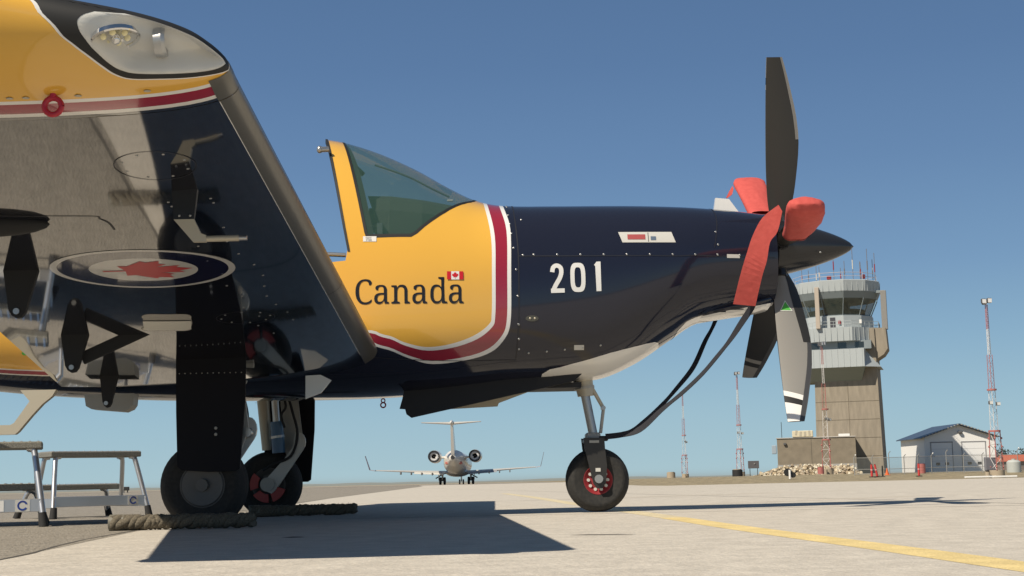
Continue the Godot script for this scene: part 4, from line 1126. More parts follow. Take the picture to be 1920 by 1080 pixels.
	pl("nose_gear_bay", Soup.new().box(V(1.45, 0.715, 0), V(0.95, 0.03, 0.36), 0.0), M.seal)
	# main legs, one each side
	for sd in [1, -1]:
		var T: float = 1.2 * sd
		var o := func(x, y, z): return Vector3(x, y, T + z * sd)
		var lg := pl("main_leg", Soup.new().tube([o.call(-0.05, 0.86, -0.02), o.call(-0.03, 0.62, -0.02), o.call(-0.015, 0.42, -0.02)], [0.042, 0.038, 0.032], 14), M.tan_metal)
		put(lg, "shock_absorber", Soup.new().tube([o.call(0.055, 0.60, -0.09), o.call(0.07, 0.40, -0.09)], 0.042, 14).mesh(), M.shock_blue)
		put(lg, "shock_rod", Soup.new().tube([o.call(0.04, 0.80, -0.09), o.call(0.055, 0.60, -0.09)], 0.024, 12).mesh(), M.steel)
		put(lg, "shock_ring", Soup.new().tube([o.call(0.061, 0.51, -0.09), o.call(0.063, 0.495, -0.09)], 0.046, 14).mesh(), M.steel)
		put(lg, "strut_fairing", Soup.new().plate(poly([0.06, 0.84, 0.17, 0.84, 0.205, 0.55, 0.215, 0.47, 0.18, 0.37, 0.12, 0.33, 0.09, 0.45]), T + 0.015 * sd - 0.012, T + 0.015 * sd + 0.012).mesh(), M.leg_grey)
		put(lg, "trailing_arm", Soup.new().plate(smooth(poly([0.175, 0.53, 0.215, 0.525, 0.238, 0.49, 0.236, 0.44, 0.195, 0.375, 0.05, 0.165, 0.01, 0.148, -0.03, 0.175, -0.028, 0.215, 0.09, 0.345, 0.155, 0.43, 0.165, 0.48, 0.175, 0.53]), 2).slice(0, -1), T - 0.082 * sd - 0.016, T - 0.082 * sd + 0.016).mesh(), M.light_paint)
		put(lg, "axle", Soup.new().tube([o.call(0.0, 0.20, -0.125), o.call(0.0, 0.20, 0.09)], 0.03, 14).mesh(), M.rim_grey)
		put(lg, "hub_cap", Soup.new().tube([o.call(0.0, 0.20, -0.118), o.call(0.0, 0.20, -0.13)], 0.045, 16).mesh(), M.leg_grey)
		put(lg, "pivot", Soup.new().tube([o.call(0.205, 0.45, -0.085), o.call(0.205, 0.45, 0.03)], 0.024, 12).mesh(), M.steel)
		var hose := smooth3([o.call(0.12, 0.80, -0.10), o.call(0.16, 0.66, -0.11), o.call(0.19, 0.52, -0.105), o.call(0.15, 0.38, -0.11), o.call(0.04, 0.33, -0.12), o.call(-0.03, 0.29, -0.11)], 5)
		put(lg, "brake_hose", Soup.new().tube(hose, 0.009, 8).mesh(), M.matt_black)
		put(lg, "brake_hose", Soup.new().tube(smooth3([o.call(0.08, 0.82, -0.11), o.call(0.12, 0.70, -0.13), o.call(0.09, 0.64, -0.13), o.call(0.11, 0.56, -0.12)], 5), 0.008, 8).mesh(), M.matt_black)
		put(lg, "cross_bar", Soup.new().tube([o.call(-0.15, 0.80, -0.12), o.call(0.22, 0.79, -0.12)], 0.016, 8).mesh(), M.leg_grey)
		# brake segments, red, round the inner face
		var br := Soup.new()
		for k in 3:
			var seg := PackedVector2Array()
			var a0: float = [2.45, 3.75, 5.0][k]
			for j in 9: seg.append(Vector2(cos(a0 + j * 0.125), sin(a0 + j * 0.125)) * 0.115)
			for j in range(8, -1, -1): seg.append(Vector2(cos(a0 + j * 0.125), sin(a0 + j * 0.125)) * 0.062)
			var zz: float = T - 0.088 * sd
			br.plate(seg, zz - 0.012, zz + 0.012, Transform3D(Basis.IDENTITY, V(0, 0.20, 0)))
		put(lg, "brake_pad", br.mesh(), mat(lin(0.38, 0.05, 0.045), 0.5))
		wheel(plane, V(0.0, 0.20, T), 0.212, 0.155, M.rim_grey, 0.108)
		put(lg, "wheel_disc", Soup.new().lathe([Vector2(0.0, 0.02), Vector2(0.006, 0.098), Vector2(0.0, 0.103)], 28, Transform3D(Basis(V(sd, 0, 0), V(0, 1, 0), V(0, 0, sd)), o.call(0.0, 0.20, 0.066))).mesh(), M.rim_grey)
		# the outer door, a flat panel fixed to the leg
		var door := pl("main_gear_door", Soup.new().plate(poly([-0.123, 0.86, 0.214, 0.86, 0.21, 0.60, 0.185, 0.275, 0.165, 0.262, 0.03, 0.262, -0.09, 0.272, -0.112, 0.29, -0.12, 0.55]), -0.007, 0.007, Transform3D(Basis(Vector3.RIGHT, 0.0), V(0.07 if sd < 0 else 0.0, -0.05 if sd < 0 else 0.0, T + 0.10 * sd))), M.door_dark, null, "dark flat gear door beside the wheel")
		for k in 12:
			put(door, "fastener", Soup.new().sphere(V(-0.105 + 0.027 * k, 0.735, T + 0.1085 * sd), V(0.003, 0.003, 0.002), 6).mesh(), M.leg_grey)
		for k in 2: put(door, "fastener", Soup.new().sphere(V(0.07, 0.47 - 0.03 * k, T + 0.1085 * sd), V(0.008, 0.008, 0.003), 8).mesh(), M.leg_grey)
		# wheel bay in the wing root
		pl("wheel_bay", Soup.new().box(V(0.18, 0.80, sd * 0.72), V(0.34, 0.02, 0.34)), M.seal)
		put(plane.get_node("wheel_bay" if sd == 1 else "wheel_bay_001"), "stay", Soup.new().tube([V(0.02, 0.80, sd * 0.78), V(0.14, 0.72, sd * 0.80)], 0.014, 8).mesh(), M.leg_grey)

# ---------------------------------------------------------------- red propeller covers and their straps
func at_plane(o: Node3D) -> void:
	o.position = Vector3(-1.552, 0, -8.363); o.rotation.y = deg_to_rad(2.014)
func sleeve(rings: Array, axis: Vector3, seed_: int) -> Soup:
	# a fabric tube drawn over a blade: each ring has a middle, half width fore and aft, half thickness
	var z := axis.normalized()
	var x := (Vector3.RIGHT - z * z.x).normalized(); var y := z.cross(x)
	var nz := FastNoiseLite.new(); nz.seed = seed_; nz.frequency = 1.1
	var fine := []
	for i in rings.size() - 1:
		for j in 4:
			var t := j / 4.0
			fine.append([(rings[i][0] as Vector3).lerp(rings[i + 1][0], t), lerpf(rings[i][1], rings[i + 1][1], t), lerpf(rings[i][2], rings[i + 1][2], t)])
	fine.append(rings[-1])
	var s := Soup.new()
	var n := 36
	var P := []
	for i in fine.size():
		var row := []
		for k in n:
			var a := TAU * k / n
			var crease: float = 1.0 + 0.07 * nz.get_noise_2d(k * 1.0, i * 0.22) + 0.035 * sin(a * 5.0 + i * 0.35)
			row.append(fine[i][0] + (x * cos(a) * fine[i][1] * (1.0 + (crease - 1.0) * 0.3) + y * signf(sin(a)) * pow(absf(sin(a)), 0.8) * fine[i][2] * crease))
		P.append(row)
	for i in P.size() - 1:
		for k in n:
			var k2 := (k + 1) % n
			var mid: Vector3 = (P[i][k] + P[i + 1][k2]) * 0.5 - (fine[i][0] + fine[i + 1][0]) * 0.5
			s.quad(P[i][k], P[i][k2], P[i + 1][k2], P[i + 1][k], mid)
	if rings.size() > 2:
		for k in n: s.tri(fine[-1][0], P[-1][k], P[-1][(k + 1) % n], z)
	return s.soften()
func ribbon(l: Array, r: Array, thick: float) -> Soup:
	var s := Soup.new()
	for i in l.size() - 1:
		var nn: Vector3 = (l[i + 1] - l[i]).cross(r[i] - l[i]).normalized() * thick * 0.5
		var n2: Vector3 = (l[mini(i + 2, l.size() - 1)] - l[i]).cross(r[i + 1] - l[i + 1]).normalized() * thick * 0.5
		s.quad(l[i] + nn, l[i + 1] + n2, r[i + 1] + n2, r[i] + nn, nn)
		s.quad(l[i] - nn, l[i + 1] - n2, r[i + 1] - n2, r[i] - nn, -nn)
		s.quad(l[i] + nn, l[i + 1] + n2, l[i + 1] - n2, l[i] - nn, l[i] - r[i])
		s.quad(r[i] + nn, r[i + 1] + n2, r[i + 1] - n2, r[i] - nn, r[i] - l[i])
	return s
func covers() -> void:
	var a := thing("propeller_cover", "red fabric cover on the blade pointing at the viewer, with a broad red band", "cover", Vector3.ZERO, 0.0, "red propeller covers")
	at_plane(a)
	put(a, "sleeve", sleeve([[V(3.105, 1.497, 0.50), 0.072, 0.034], [V(3.095, 1.512, 0.65), 0.086, 0.048], [V(3.075, 1.530, 0.82), 0.100, 0.060], [V(3.050, 1.542, 0.98), 0.104, 0.062], [V(3.036, 1.548, 1.06), 0.098, 0.052], [V(3.028, 1.550, 1.10), 0.078, 0.034], [V(3.024, 1.551, 1.12), 0.04, 0.006]], Vector3(0.05, 0.10, 1.0), 3).mesh(), M.cloth)
	put(a, "hem", sleeve([[V(3.105, 1.495, 0.49), 0.073, 0.035], [V(3.105, 1.497, 0.515), 0.075, 0.037]], Vector3(0.05, 0.10, 1.0), 3).mesh(), mat(lin(0.34, 0.045, 0.04), 0.9))
	var bl := smooth3([V(2.906, 1.570, 1.0), V(2.824, 1.508, 0.98), V(2.777, 1.424, 0.95), V(2.751, 1.346, 0.92), V(2.720, 1.240, 0.88), V(2.686, 1.082, 0.80)], 4)
	var br := smooth3([V(2.924, 1.536, 1.0), V(2.898, 1.433, 0.985), V(2.861, 1.381, 0.965), V(2.846, 1.288, 0.935), V(2.826, 1.210, 0.89), V(2.801, 1.068, 0.81)], 4)
	put(a, "band", ribbon(bl, br, 0.004).mesh(), M.cloth)
	var b := thing("propeller_cover", "red fabric cover on the far blade behind the cowl top", "cover", Vector3.ZERO, 0.0, "red propeller covers")
	at_plane(b)
	put(b, "sleeve", sleeve([[V(3.115, 1.770, -0.42), 0.076, 0.032], [V(3.12, 1.835, -0.52), 0.082, 0.036], [V(3.128, 1.93, -0.67), 0.090, 0.038], [V(3.138, 2.02, -0.81), 0.102, 0.038], [V(3.142, 2.07, -0.89), 0.104, 0.034], [V(3.145, 2.10, -0.94), 0.090, 0.02], [V(3.148, 2.112, -0.955), 0.05, 0.004]], Vector3(0, 0.54, -0.84), 9).mesh(), M.cloth)
	put(b, "tail", ribbon([V(3.040, 2.062, -0.93), V(3.012, 2.02, -0.92), V(2.988, 1.977, -0.9)], [V(3.044, 2.04, -0.92), V(3.03, 2.0, -0.91), V(2.994, 1.974, -0.9)], 0.003).mesh(), M.cloth)
	# straps down to the nose leg
	var strap := func(called_label: String, pts: Array, half: float, tw: float):
		var c := smooth3(pts, 6)
		var l := []; var r := []
		for i in c.size():
			var d: Vector3 = (c[mini(i + 1, c.size() - 1)] - c[maxi(i - 1, 0)]).normalized()
			var up := Vector3(0.0, 0.25, 1.0).normalized()
			var side := d.cross(up).normalized()
			side = side.rotated(d, tw * (1.0 - absf(2.0 * i / c.size() - 0.9)))
			var k := half * (0.75 + 0.35 * absf(sin(i * 0.16)))
			l.append(c[i] + side * k); r.append(c[i] - side * k)
		var o := put(self, "tie_strap", ribbon(l, r, 0.004).mesh(), M.webbing)
		at_plane(o)
		tag(o, called_label, "strap", "black tie straps to the nose wheel")
	strap.call("black strap from the near red band down to the nose wheel leg", [V(2.763, 1.092, 0.8), V(2.790, 1.075, 0.79), V(2.741, 0.987, 0.70), V(2.689, 0.902, 0.62), V(2.624, 0.816, 0.54), V(2.558, 0.736, 0.46), V(2.470, 0.649, 0.34), V(2.362, 0.559, 0.24), V(2.251, 0.459, 0.14), V(2.149, 0.432, 0.10), V(2.065, 0.42, 0.07)], 0.016, 0.9)
	strap.call("black strap coming down from behind the cowl to the nose wheel leg", [V(3.02, 1.80, -0.86), V(2.99, 1.55, -0.70), V(2.900, 1.325, -0.55), V(2.802, 1.113, -0.47), V(2.730, 0.999, -0.40), V(2.640, 0.839, -0.32), V(2.527, 0.712, -0.24), V(2.417, 0.603, -0.16), V(2.310, 0.512, -0.08), V(2.206, 0.447, 0.0), V(2.065, 0.43, 0.05)], 0.014, 0.5)

# ---------------------------------------------------------------- step stools and rope chocks
func stools() -> void:
	var make := func(label: String, at: Vector3, turn: float, plate_label: bool):
		var t := thing("step_stool", label, "step stool", at, turn, "aluminium step stools")
		var tread := func(y: float, z0: float, z1: float, w: float):
			var s := Soup.new().box(V(0, y - 0.02, (z0 + z1) * 0.5), V(w, 0.04, z1 - z0), 0.006)
			var o := put(t, "tread", s.mesh(), M.tread)
			var ribs := Soup.new()
			for k in 15: ribs.box(V(-w * 0.5 + w * (k + 0.5) / 15.0, y + 0.001, (z0 + z1) * 0.5), V(0.012, 0.006, z1 - z0 - 0.02), 0.002)
			put(o, "grip_rib", ribs.mesh(), M.alu)
		tread.call(0.46, -0.10, 0.16, 0.66)
		tread.call(0.235, -0.42, -0.19, 0.64)
		for sx in [-1, 1]:
			# front leg, rear leg, step leg: bent tubes
			var f := [V(sx * 0.25, 0.425, 0.13), V(sx * 0.275, 0.42, 0.135), V(sx * 0.292, 0.39, 0.145), V(sx * 0.345, 0.03, 0.26)]
			put(t, "leg", Soup.new().tube(smooth3(f, 3), 0.0175, 12).mesh(), M.alu)
			put(t, "leg", Soup.new().tube(smooth3([V(sx * 0.25, 0.425, -0.07), V(sx * 0.275, 0.42, -0.075), V(sx * 0.29, 0.39, -0.08), V(sx * 0.315, 0.10, -0.16)], 3), 0.0165, 12).mesh(), M.alu)
			put(t, "leg", Soup.new().tube(smooth3([V(sx * 0.25, 0.2, -0.36), V(sx * 0.28, 0.19, -0.37), V(sx * 0.30, 0.16, -0.385), V(sx * 0.33, 0.03, -0.44)], 3), 0.0165, 12).mesh(), M.alu)
			put(t, "side_rail", Soup.new().box(V(0, 0, 0), V(0.012, 0.065, 0.66), 0.003, Transform3D(Basis.IDENTITY, V(sx * 0.327, 0.105, -0.085))).mesh(), M.alu)
			for z in [0.265, -0.445]:
				put(t, "rubber_foot", Soup.new().tube([V(sx * (0.337 if z > 0 else 0.324), 0.075, z - 0.012 * signf(z)), V(sx * 0.346, 0.0, z)], [0.022, 0.027], 12).mesh(), M.rubber)
		var rail := put(t, "front_rail", Soup.new().box(V(0, 0.115, 0.236), V(0.66, 0.07, 0.012), 0.003).mesh(), M.alu)
		if plate_label:
			put(rail, "plate", Soup.new().box(V(-0.03, 0.115, 0.2432), V(0.34, 0.058, 0.002)).mesh(), M.white)
		var logo := Soup.new()
		logo.lathe([Vector2(0.0, 0.017), Vector2(0.0012, 0.026), Vector2(0.0, 0.027)], 22, Transform3D(Basis.IDENTITY, V(0.235, 0.115, 0.2446)), 0.35, 5.75)
		put(rail, "plate", Soup.new().box(V(0.235, 0.115, 0.2432), V(0.075, 0.062, 0.002)).mesh(), M.light_paint)
		put(rail, "round_logo", logo.mesh(), M.plastic_blue)
	make.call("nearer aluminium step stool cut off by the left edge, white plate on its rail", Vector3(-2.945, 0, -8.10), deg_to_rad(17), true)
	make.call("aluminium two-step stool standing behind the first, left of the main wheel", Vector3(-3.03, 0, -10.45), deg_to_rad(38), false)

func ropes() -> void:
	var make := func(label: String, a: Vector3, b: Vector3, r: float, seed_: int):
		var n := 64
		var root := thing("rope_chock", label, "wheel chock", a, 0.0, "rope wheel chocks")
		var dirv := (b - a)
		var side := Vector3(-dirv.z, 0, dirv.x).normalized()
		for st in 3:
			var pts := []
			for k in n + 1:
				var t := k / float(n)
				var ang := (t + 0.02 * sin(t * 17.0 + seed_) + 0.012 * sin(t * 41.0)) * 7.0 * TAU + TAU * st / 3.0
				pts.append(dirv * t + Vector3(0, r * 1.0, 0) + side * (cos(ang) * r * 0.5 + 0.012 * sin(t * 6.0 + seed_)) + Vector3.UP * (sin(ang) * r * 0.46))
			var radii := []
			for k in n + 1: radii.append(r * (0.56 + 0.05 * sin(k * 1.3 + st * 2.0) + 0.04 * sin(k * 0.37 + seed_)))
			put(root, "strand", Soup.new().tube(pts, radii, 8).mesh(), M.rope)
		var fray := Soup.new()
		var rg := RandomNumberGenerator.new(); rg.seed = 60 + seed_
		for k in 260:
			var t: float = rg.randf(); var turn: float = rg.randf() * TAU
			var c: Vector3 = dirv * t + Vector3(0, r, 0) + (side * cos(turn) + Vector3.UP * sin(turn)) * r * 0.95
			var o: Vector3 = (side * cos(turn) + Vector3.UP * sin(turn)) * rg.randf_range(0.004, 0.012) + dirv.normalized() * rg.randf_range(-0.018, 0.018)
			fray.tri(c, c + o, c + dirv.normalized() * 0.0025, Vector3.UP)
		put(root, "loose_fibres", fray.mesh(), M.rope).set_meta("kind", "stuff")
		for e in [0.02, 0.125]:
			var p: Vector3 = dirv * e + Vector3(0, r, 0)
			put(root, "taped_end", Soup.new().tube([p - dirv.normalized() * 0.028, p + dirv.normalized() * 0.04], r * (1.06 if e < 0.1 else 1.04), 14).mesh(), mat(lin(0.16, 0.15, 0.12), 0.6) if e < 0.1 else M.rope)
	make.call("thick rope chock in front of the near main wheel, its end in the sun", Vector3(-1.86, 0, -6.83), Vector3(-1.21, 0, -6.83), 0.036, 1)
	make.call("thick rope chock beside the far main wheel, wholly in the shade", Vector3(-1.66, 0, -9.25), Vector3(-1.02, 0, -9.36), 0.036, 2)

# ---------------------------------------------------------------- the control tower
func ngon(n: int, r: float, y: float, turn = 0.0, sx = 1.0, sz = 1.0) -> Array:
	var a := []
	for k in n: a.append(Vector3(cos(TAU * (k + 0.5) / n + turn) * r * sx, y, sin(TAU * (k + 0.5) / n + turn) * r * sz))
	return a
func rect(x0, x1, z0, z1, y) -> Array: return [Vector3(x0, y, z0), Vector3(x1, y, z0), Vector3(x1, y, z1), Vector3(x0, y, z1)]
func tower() -> void:
	var t := thing("control_tower", "tall concrete airport control tower with a glazed cab and grey metal walkways", "tower", Vector3(58.7, 0.05, -264.5), deg_to_rad(-17))
	var conc := mat(Color.WHITE, 0.9)
	conc.albedo_texture = grain_image(512, lin(0.265, 0.230, 0.180), 0.05, 0.0, 61, 0.07); conc.uv1_triplanar = true; conc.uv1_scale = Vector3(1.0 / 5.0, 1.0 / 30.0, 1.0 / 5.0)
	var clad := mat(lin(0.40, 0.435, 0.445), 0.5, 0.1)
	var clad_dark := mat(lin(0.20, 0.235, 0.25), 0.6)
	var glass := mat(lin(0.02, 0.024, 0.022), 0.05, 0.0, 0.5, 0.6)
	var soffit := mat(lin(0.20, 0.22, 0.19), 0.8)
	# shaft, tapering slightly
	var shaft := put(t, "shaft", Soup.new().loft([rect(-4.3, 7.2, -6.5, 5.4, -1.0), rect(-3.8, 6.75, -6.0, 4.9, 25.6)]).mesh(), conc)
	for k in 4:
		put(shaft, "form_joint", Soup.new().box(V(1.45, 3.2 + 3.2 * k, 5.325 - 0.06 * k), V(11.2 - 0.1 * k, 0.07, 0.06)).mesh(), mat(lin(0.16, 0.135, 0.10), 0.95))
	for x in [-2.6, 1.7]:
		put(shaft, "form_joint", Soup.new().box(V(x, 8.0, 5.2), V(0.07, 16.0, 0.14), 0.0, Transform3D(Basis(Vector3.RIGHT, -0.019), V(0, 0, 0.155))).mesh(), mat(lin(0.16, 0.135, 0.10), 0.95))
	# lower box with its sloping underside, facing the apron
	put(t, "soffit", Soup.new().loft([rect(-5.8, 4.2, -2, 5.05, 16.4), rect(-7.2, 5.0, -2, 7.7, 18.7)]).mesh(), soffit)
	var lb := put(t, "lower_storey", Soup.new().loft([[V(-7.2, 18.7, 7.75), V(5.0, 18.7, 7.75), V(7.6, 18.7, 4.8), V(7.6, 18.7, -4), V(-7.2, 18.7, -4)], [V(-7.2, 21.9, 7.75), V(5.0, 21.9, 7.75), V(5.2, 21.9, 4.8), V(5.2, 21.9, -4), V(-7.2, 21.9, -4)]]).mesh(), clad)
	for k in 12: put(lb, "cladding_rib", Soup.new().box(V(-6.9 + 1.05 * k, 20.3, 7.77), V(0.07, 3.1, 0.05)).mesh(), clad)
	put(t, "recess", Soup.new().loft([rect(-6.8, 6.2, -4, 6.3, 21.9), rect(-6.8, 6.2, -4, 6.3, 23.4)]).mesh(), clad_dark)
	for x in [-3.6, 1.2, 4.2]: put(t, "window", Soup.new().box(V(x, 22.65, 6.32), V(1.5, 1.0, 0.06)).mesh(), glass)
	# walkway ring
	var wr := put(t, "walkway", Soup.new().loft([ngon(8, 8.15, 23.35), ngon(8, 8.25, 25.75)]).mesh(), clad)
	for k in 8:
		var a: Vector3 = ngon(8, 8.27, 24.55)[k]; var b: Vector3 = ngon(8, 8.27, 24.55)[(k + 1) % 8]
		for j in 6:
			var p: Vector3 = a.lerp(b, (j + 0.5) / 6.0)
			put(wr, "cladding_rib", Soup.new().box(V(0, 0, 0), V(0.07, 2.3, 0.07), 0.0, Transform3D(Basis.IDENTITY, p)).mesh(), clad)
	var rl := Soup.new()
	var rp := ngon(8, 8.0, 0.0)
	for k in 8:
		for y in [26.3, 26.85]: rl.tube([rp[k] + V(0, y, 0), rp[(k + 1) % 8] + V(0, y, 0)], 0.04, 5)
		for j in 6:
			var p: Vector3 = rp[k].lerp(rp[(k + 1) % 8], j / 6.0)
			rl.tube([p + V(0, 25.7, 0), p + V(0, 26.85, 0)], 0.035, 5)
	put(t, "railing", rl.mesh(), clad)
	# cab
	var cab := put(t, "cab_wall", Soup.new().loft([ngon(12, 6.6, 25.7), ngon(12, 6.6, 27.95)]).mesh(), clad)
	put(cab, "door", Soup.new().box(V(-0.2, 26.7, 6.4), V(0.9, 1.9, 0.1)).mesh(), mat(lin(0.05, 0.05, 0.06), 0.5))
	put(cab, "door", Soup.new().box(V(4.2, 26.7, 4.9), V(0.9, 1.8, 0.1), 0.0, Transform3D.IDENTITY).mesh(), clad_dark)
	for k in 3: put(cab, "equipment", Soup.new().box(V(-2.6 + 3.6 * k, 26.7, 6.7 - 0.25 * k), V(0.45, 0.7, 0.35), 0.05).mesh(), M.white if k != 1 else M.rim_red)
	put(t, "cab_floor", Soup.new().loft([ngon(12, 6.3, 27.95), ngon(12, 6.3, 28.1)]).mesh(), clad_dark)
	var lo := ngon(12, 6.15, 28.1); var hi := ngon(12, 7.45, 31.0)
	for k in 12:
		var k2 := (k + 1) % 12
		var s := Soup.new()
		var out: Vector3 = (lo[k] + lo[k2] + hi[k] + hi[k2]) * 0.25 - V(0, 29.5, 0)
		s.quad(lo[k], lo[k2], hi[k2], hi[k], out)
		var wn := put(t, "cab_window", s.mesh(), pane(Color8(70, 82, 78), 0.55))
		put(wn, "mullion", Soup.new().tube([lo[k], hi[k]], 0.09, 5).mesh(), clad_dark)
	put(t, "cab_console", Soup.new().loft([ngon(12, 5.2, 28.1), ngon(12, 5.2, 29.3)]).mesh(), mat(lin(0.03, 0.03, 0.03), 0.8))
	put(t, "cab_core", Soup.new().loft([ngon(8, 2.4, 28.1), ngon(8, 2.4, 31.0)]).mesh(), mat(lin(0.05, 0.048, 0.045), 0.8))
	# roof: a sloping soffit and a clad fascia
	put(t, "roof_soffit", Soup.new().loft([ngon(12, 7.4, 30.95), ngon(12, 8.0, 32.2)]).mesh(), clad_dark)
	var roof := put(t, "roof", Soup.new().loft([ngon(12, 8.0, 32.2), ngon(12, 8.15, 34.1), ngon(12, 7.8, 34.25)]).mesh(), clad)
	for k in 12:
		var a: Vector3 = ngon(12, 8.1, 33.15)[k]; var b: Vector3 = ngon(12, 8.1, 33.15)[(k + 1) % 12]
		for j in 4: put(roof, "cladding_rib", Soup.new().box(V(0, 0, 0), V(0.07, 1.85, 0.07), 0.0, Transform3D(Basis.IDENTITY, a.lerp(b, (j + 0.5) / 4.0))).mesh(), clad)
	var rr := Soup.new()
	var q := ngon(12, 7.5, 34.2)
	for k in 12:
		for y in [0.7, 1.35]: rr.tube([q[k] + V(0, y, 0), q[(k + 1) % 12] + V(0, y, 0)], 0.04, 4)
		rr.tube([q[k], q[k] + V(0, 1.4, 0)], 0.045, 4)
	put(t, "roof_railing", rr.mesh(), mat(lin(0.5, 0.45, 0.45), 0.5))
	# posts carrying the roof, and the concrete block on the right
	var tanm := mat(lin(0.42, 0.36, 0.30), 0.8)
	put(t, "roof_post", Soup.new().box(V(-2.6, 29.3, 7.95), V(0.75, 7.4, 0.6), 0.05).mesh(), tanm)
	put(t, "roof_post", Soup.new().box(V(8.55, 28.9, 2.6), V(1.0, 7.0, 0.9), 0.05).mesh(), mat(lin(0.22, 0.215, 0.205), 0.8))
	put(t, "roof_arm", Soup.new().box(V(7.9, 32.2, 2.6), V(1.6, 0.5, 0.8), 0.05).mesh(), clad_dark)
	put(t, "side_block", Soup.new().plate(poly([6.6, 25.6, 8.7, 25.6, 8.9, 21.9, 8.2, 20.9, 6.6, 19.9]), -1.6, 4.6).mesh(), conc)
	# aerials
	var whip := mat(lin(0.16, 0.15, 0.16), 0.6)
	var tall := [[-5.6, 2.2, 3.0], [-4.2, 4.5, 2.4], [-2.2, 5.6, 2.8], [0.4, 6.2, 5.6], [2.2, 5.2, 3.6], [3.6, 4.2, 6.2], [5.0, 5.2, 3.2], [6.1, 3.4, 5.8], [6.9, 2.0, 4.0], [7.2, 0.4, 5.4], [4.4, -3.0, 4.5], [-3.4, -2.0, 4.0], [1.2, 1.0, 3.0]]
	for k in tall.size():
		var e: Array = tall[k]
		var ae := put(t, "roof_aerial", Soup.new().tube([V(e[0], 34.2, e[1]), V(e[0], 34.2 + e[2], e[1])], 0.055, 5).mesh(), whip)
		put(ae, "sleeve", Soup.new().tube([V(e[0], 34.2 + e[2] * 0.35, e[1]), V(e[0], 34.2 + e[2] * 0.62, e[1])], 0.10, 6).mesh(), [M.rim_red, whip, M.light_paint][k % 3])
	put(t, "roof_beacon", Soup.new().box(V(-0.4, 34.7, 6.9), V(0.8, 0.7, 0.5), 0.1).mesh(), M.rim_red)
	put(t, "roof_beacon", Soup.new().box(V(5.4, 34.9, 4.2), V(0.6, 0.8, 0.5), 0.1).mesh(), M.rim_red)
func office() -> void:
	var conc := mat(Color.WHITE, 0.9)
	conc.albedo_texture = grain_image(512, lin(0.215, 0.183, 0.137), 0.05, 0.0, 62, 0.06); conc.uv1_triplanar = true; conc.uv1_scale = Vector3.ONE / 11.0
	var o := thing("office_block", "low flat-roofed concrete building at the foot of the control tower", "building", Vector3(51.5, 0, -252), deg_to_rad(-12))
	put(o, "wall", Soup.new().loft([rect(-6.75, 6.4, -9.0, 0.0, 1.9), rect(-6.75, 6.4, -9.0, 0.0, 6.45)]).mesh(), conc)
	put(o, "plinth", Soup.new().box(V(-0.2, 0.7, -4.5), V(13.3, 2.5, 9.2)).mesh(), mat(lin(0.34, 0.335, 0.32), 0.9))
	put(o, "coping", Soup.new().box(V(-0.2, 6.5, -4.5), V(13.4, 0.16, 9.3), 0.03).mesh(), mat(lin(0.42, 0.40, 0.37), 0.8))
	put(o, "wall_joint", Soup.new().box(V(-1.0, 4.2, 0.01), V(0.06, 4.4, 0.05)).mesh(), mat(lin(0.11, 0.10, 0.08), 0.9))
	put(o, "lamp", Soup.new().box(V(-5.4, 5.5, 0.2), V(0.5, 0.4, 0.4), 0.08).mesh(), mat(lin(0.08, 0.08, 0.08), 0.6))
	put(o, "aerial", Soup.new().tube([V(-5.9, 6.5, -0.6), V(-5.9, 9.3, -0.6)], 0.05, 5).mesh(), M.black)
	put(o, "side_dish", Soup.new().box(V(-7.3, 4.6, -0.6), V(0.8, 1.5, 0.25), 0.1).mesh(), mat(lin(0.3, 0.36, 0.42), 0.6))
	var ac := thing("roof_cooler", "beige ventilation unit on the low building's roof, left of the tower", "cooling unit", Vector3(49.3, 6.6, -253), deg_to_rad(-12))
	put(ac, "housing", Soup.new().box(V(0, 0.55, 0), V(3.5, 1.1, 1.6), 0.08).mesh(), mat(lin(0.60, 0.54, 0.40), 0.6))
	for k in 4: put(ac, "louvre", Soup.new().box(V(-1.2 + 0.8 * k, 0.55, 0.81), V(0.35, 0.8, 0.05), 0.02, Transform3D(Basis(Vector3.BACK, -0.2 + 0.1 * k), Vector3.ZERO)).mesh(), mat(lin(0.42, 0.38, 0.30), 0.6))
	var bx := thing("roof_box", "flat white box on the low building's roof, in front of the tower", "box", Vector3(56.4, 6.6, -253), deg_to_rad(-12))
	put(bx, "lid", Soup.new().box(V(0, 0.22, 0), V(1.9, 0.42, 1.2), 0.04).mesh(), M.white)
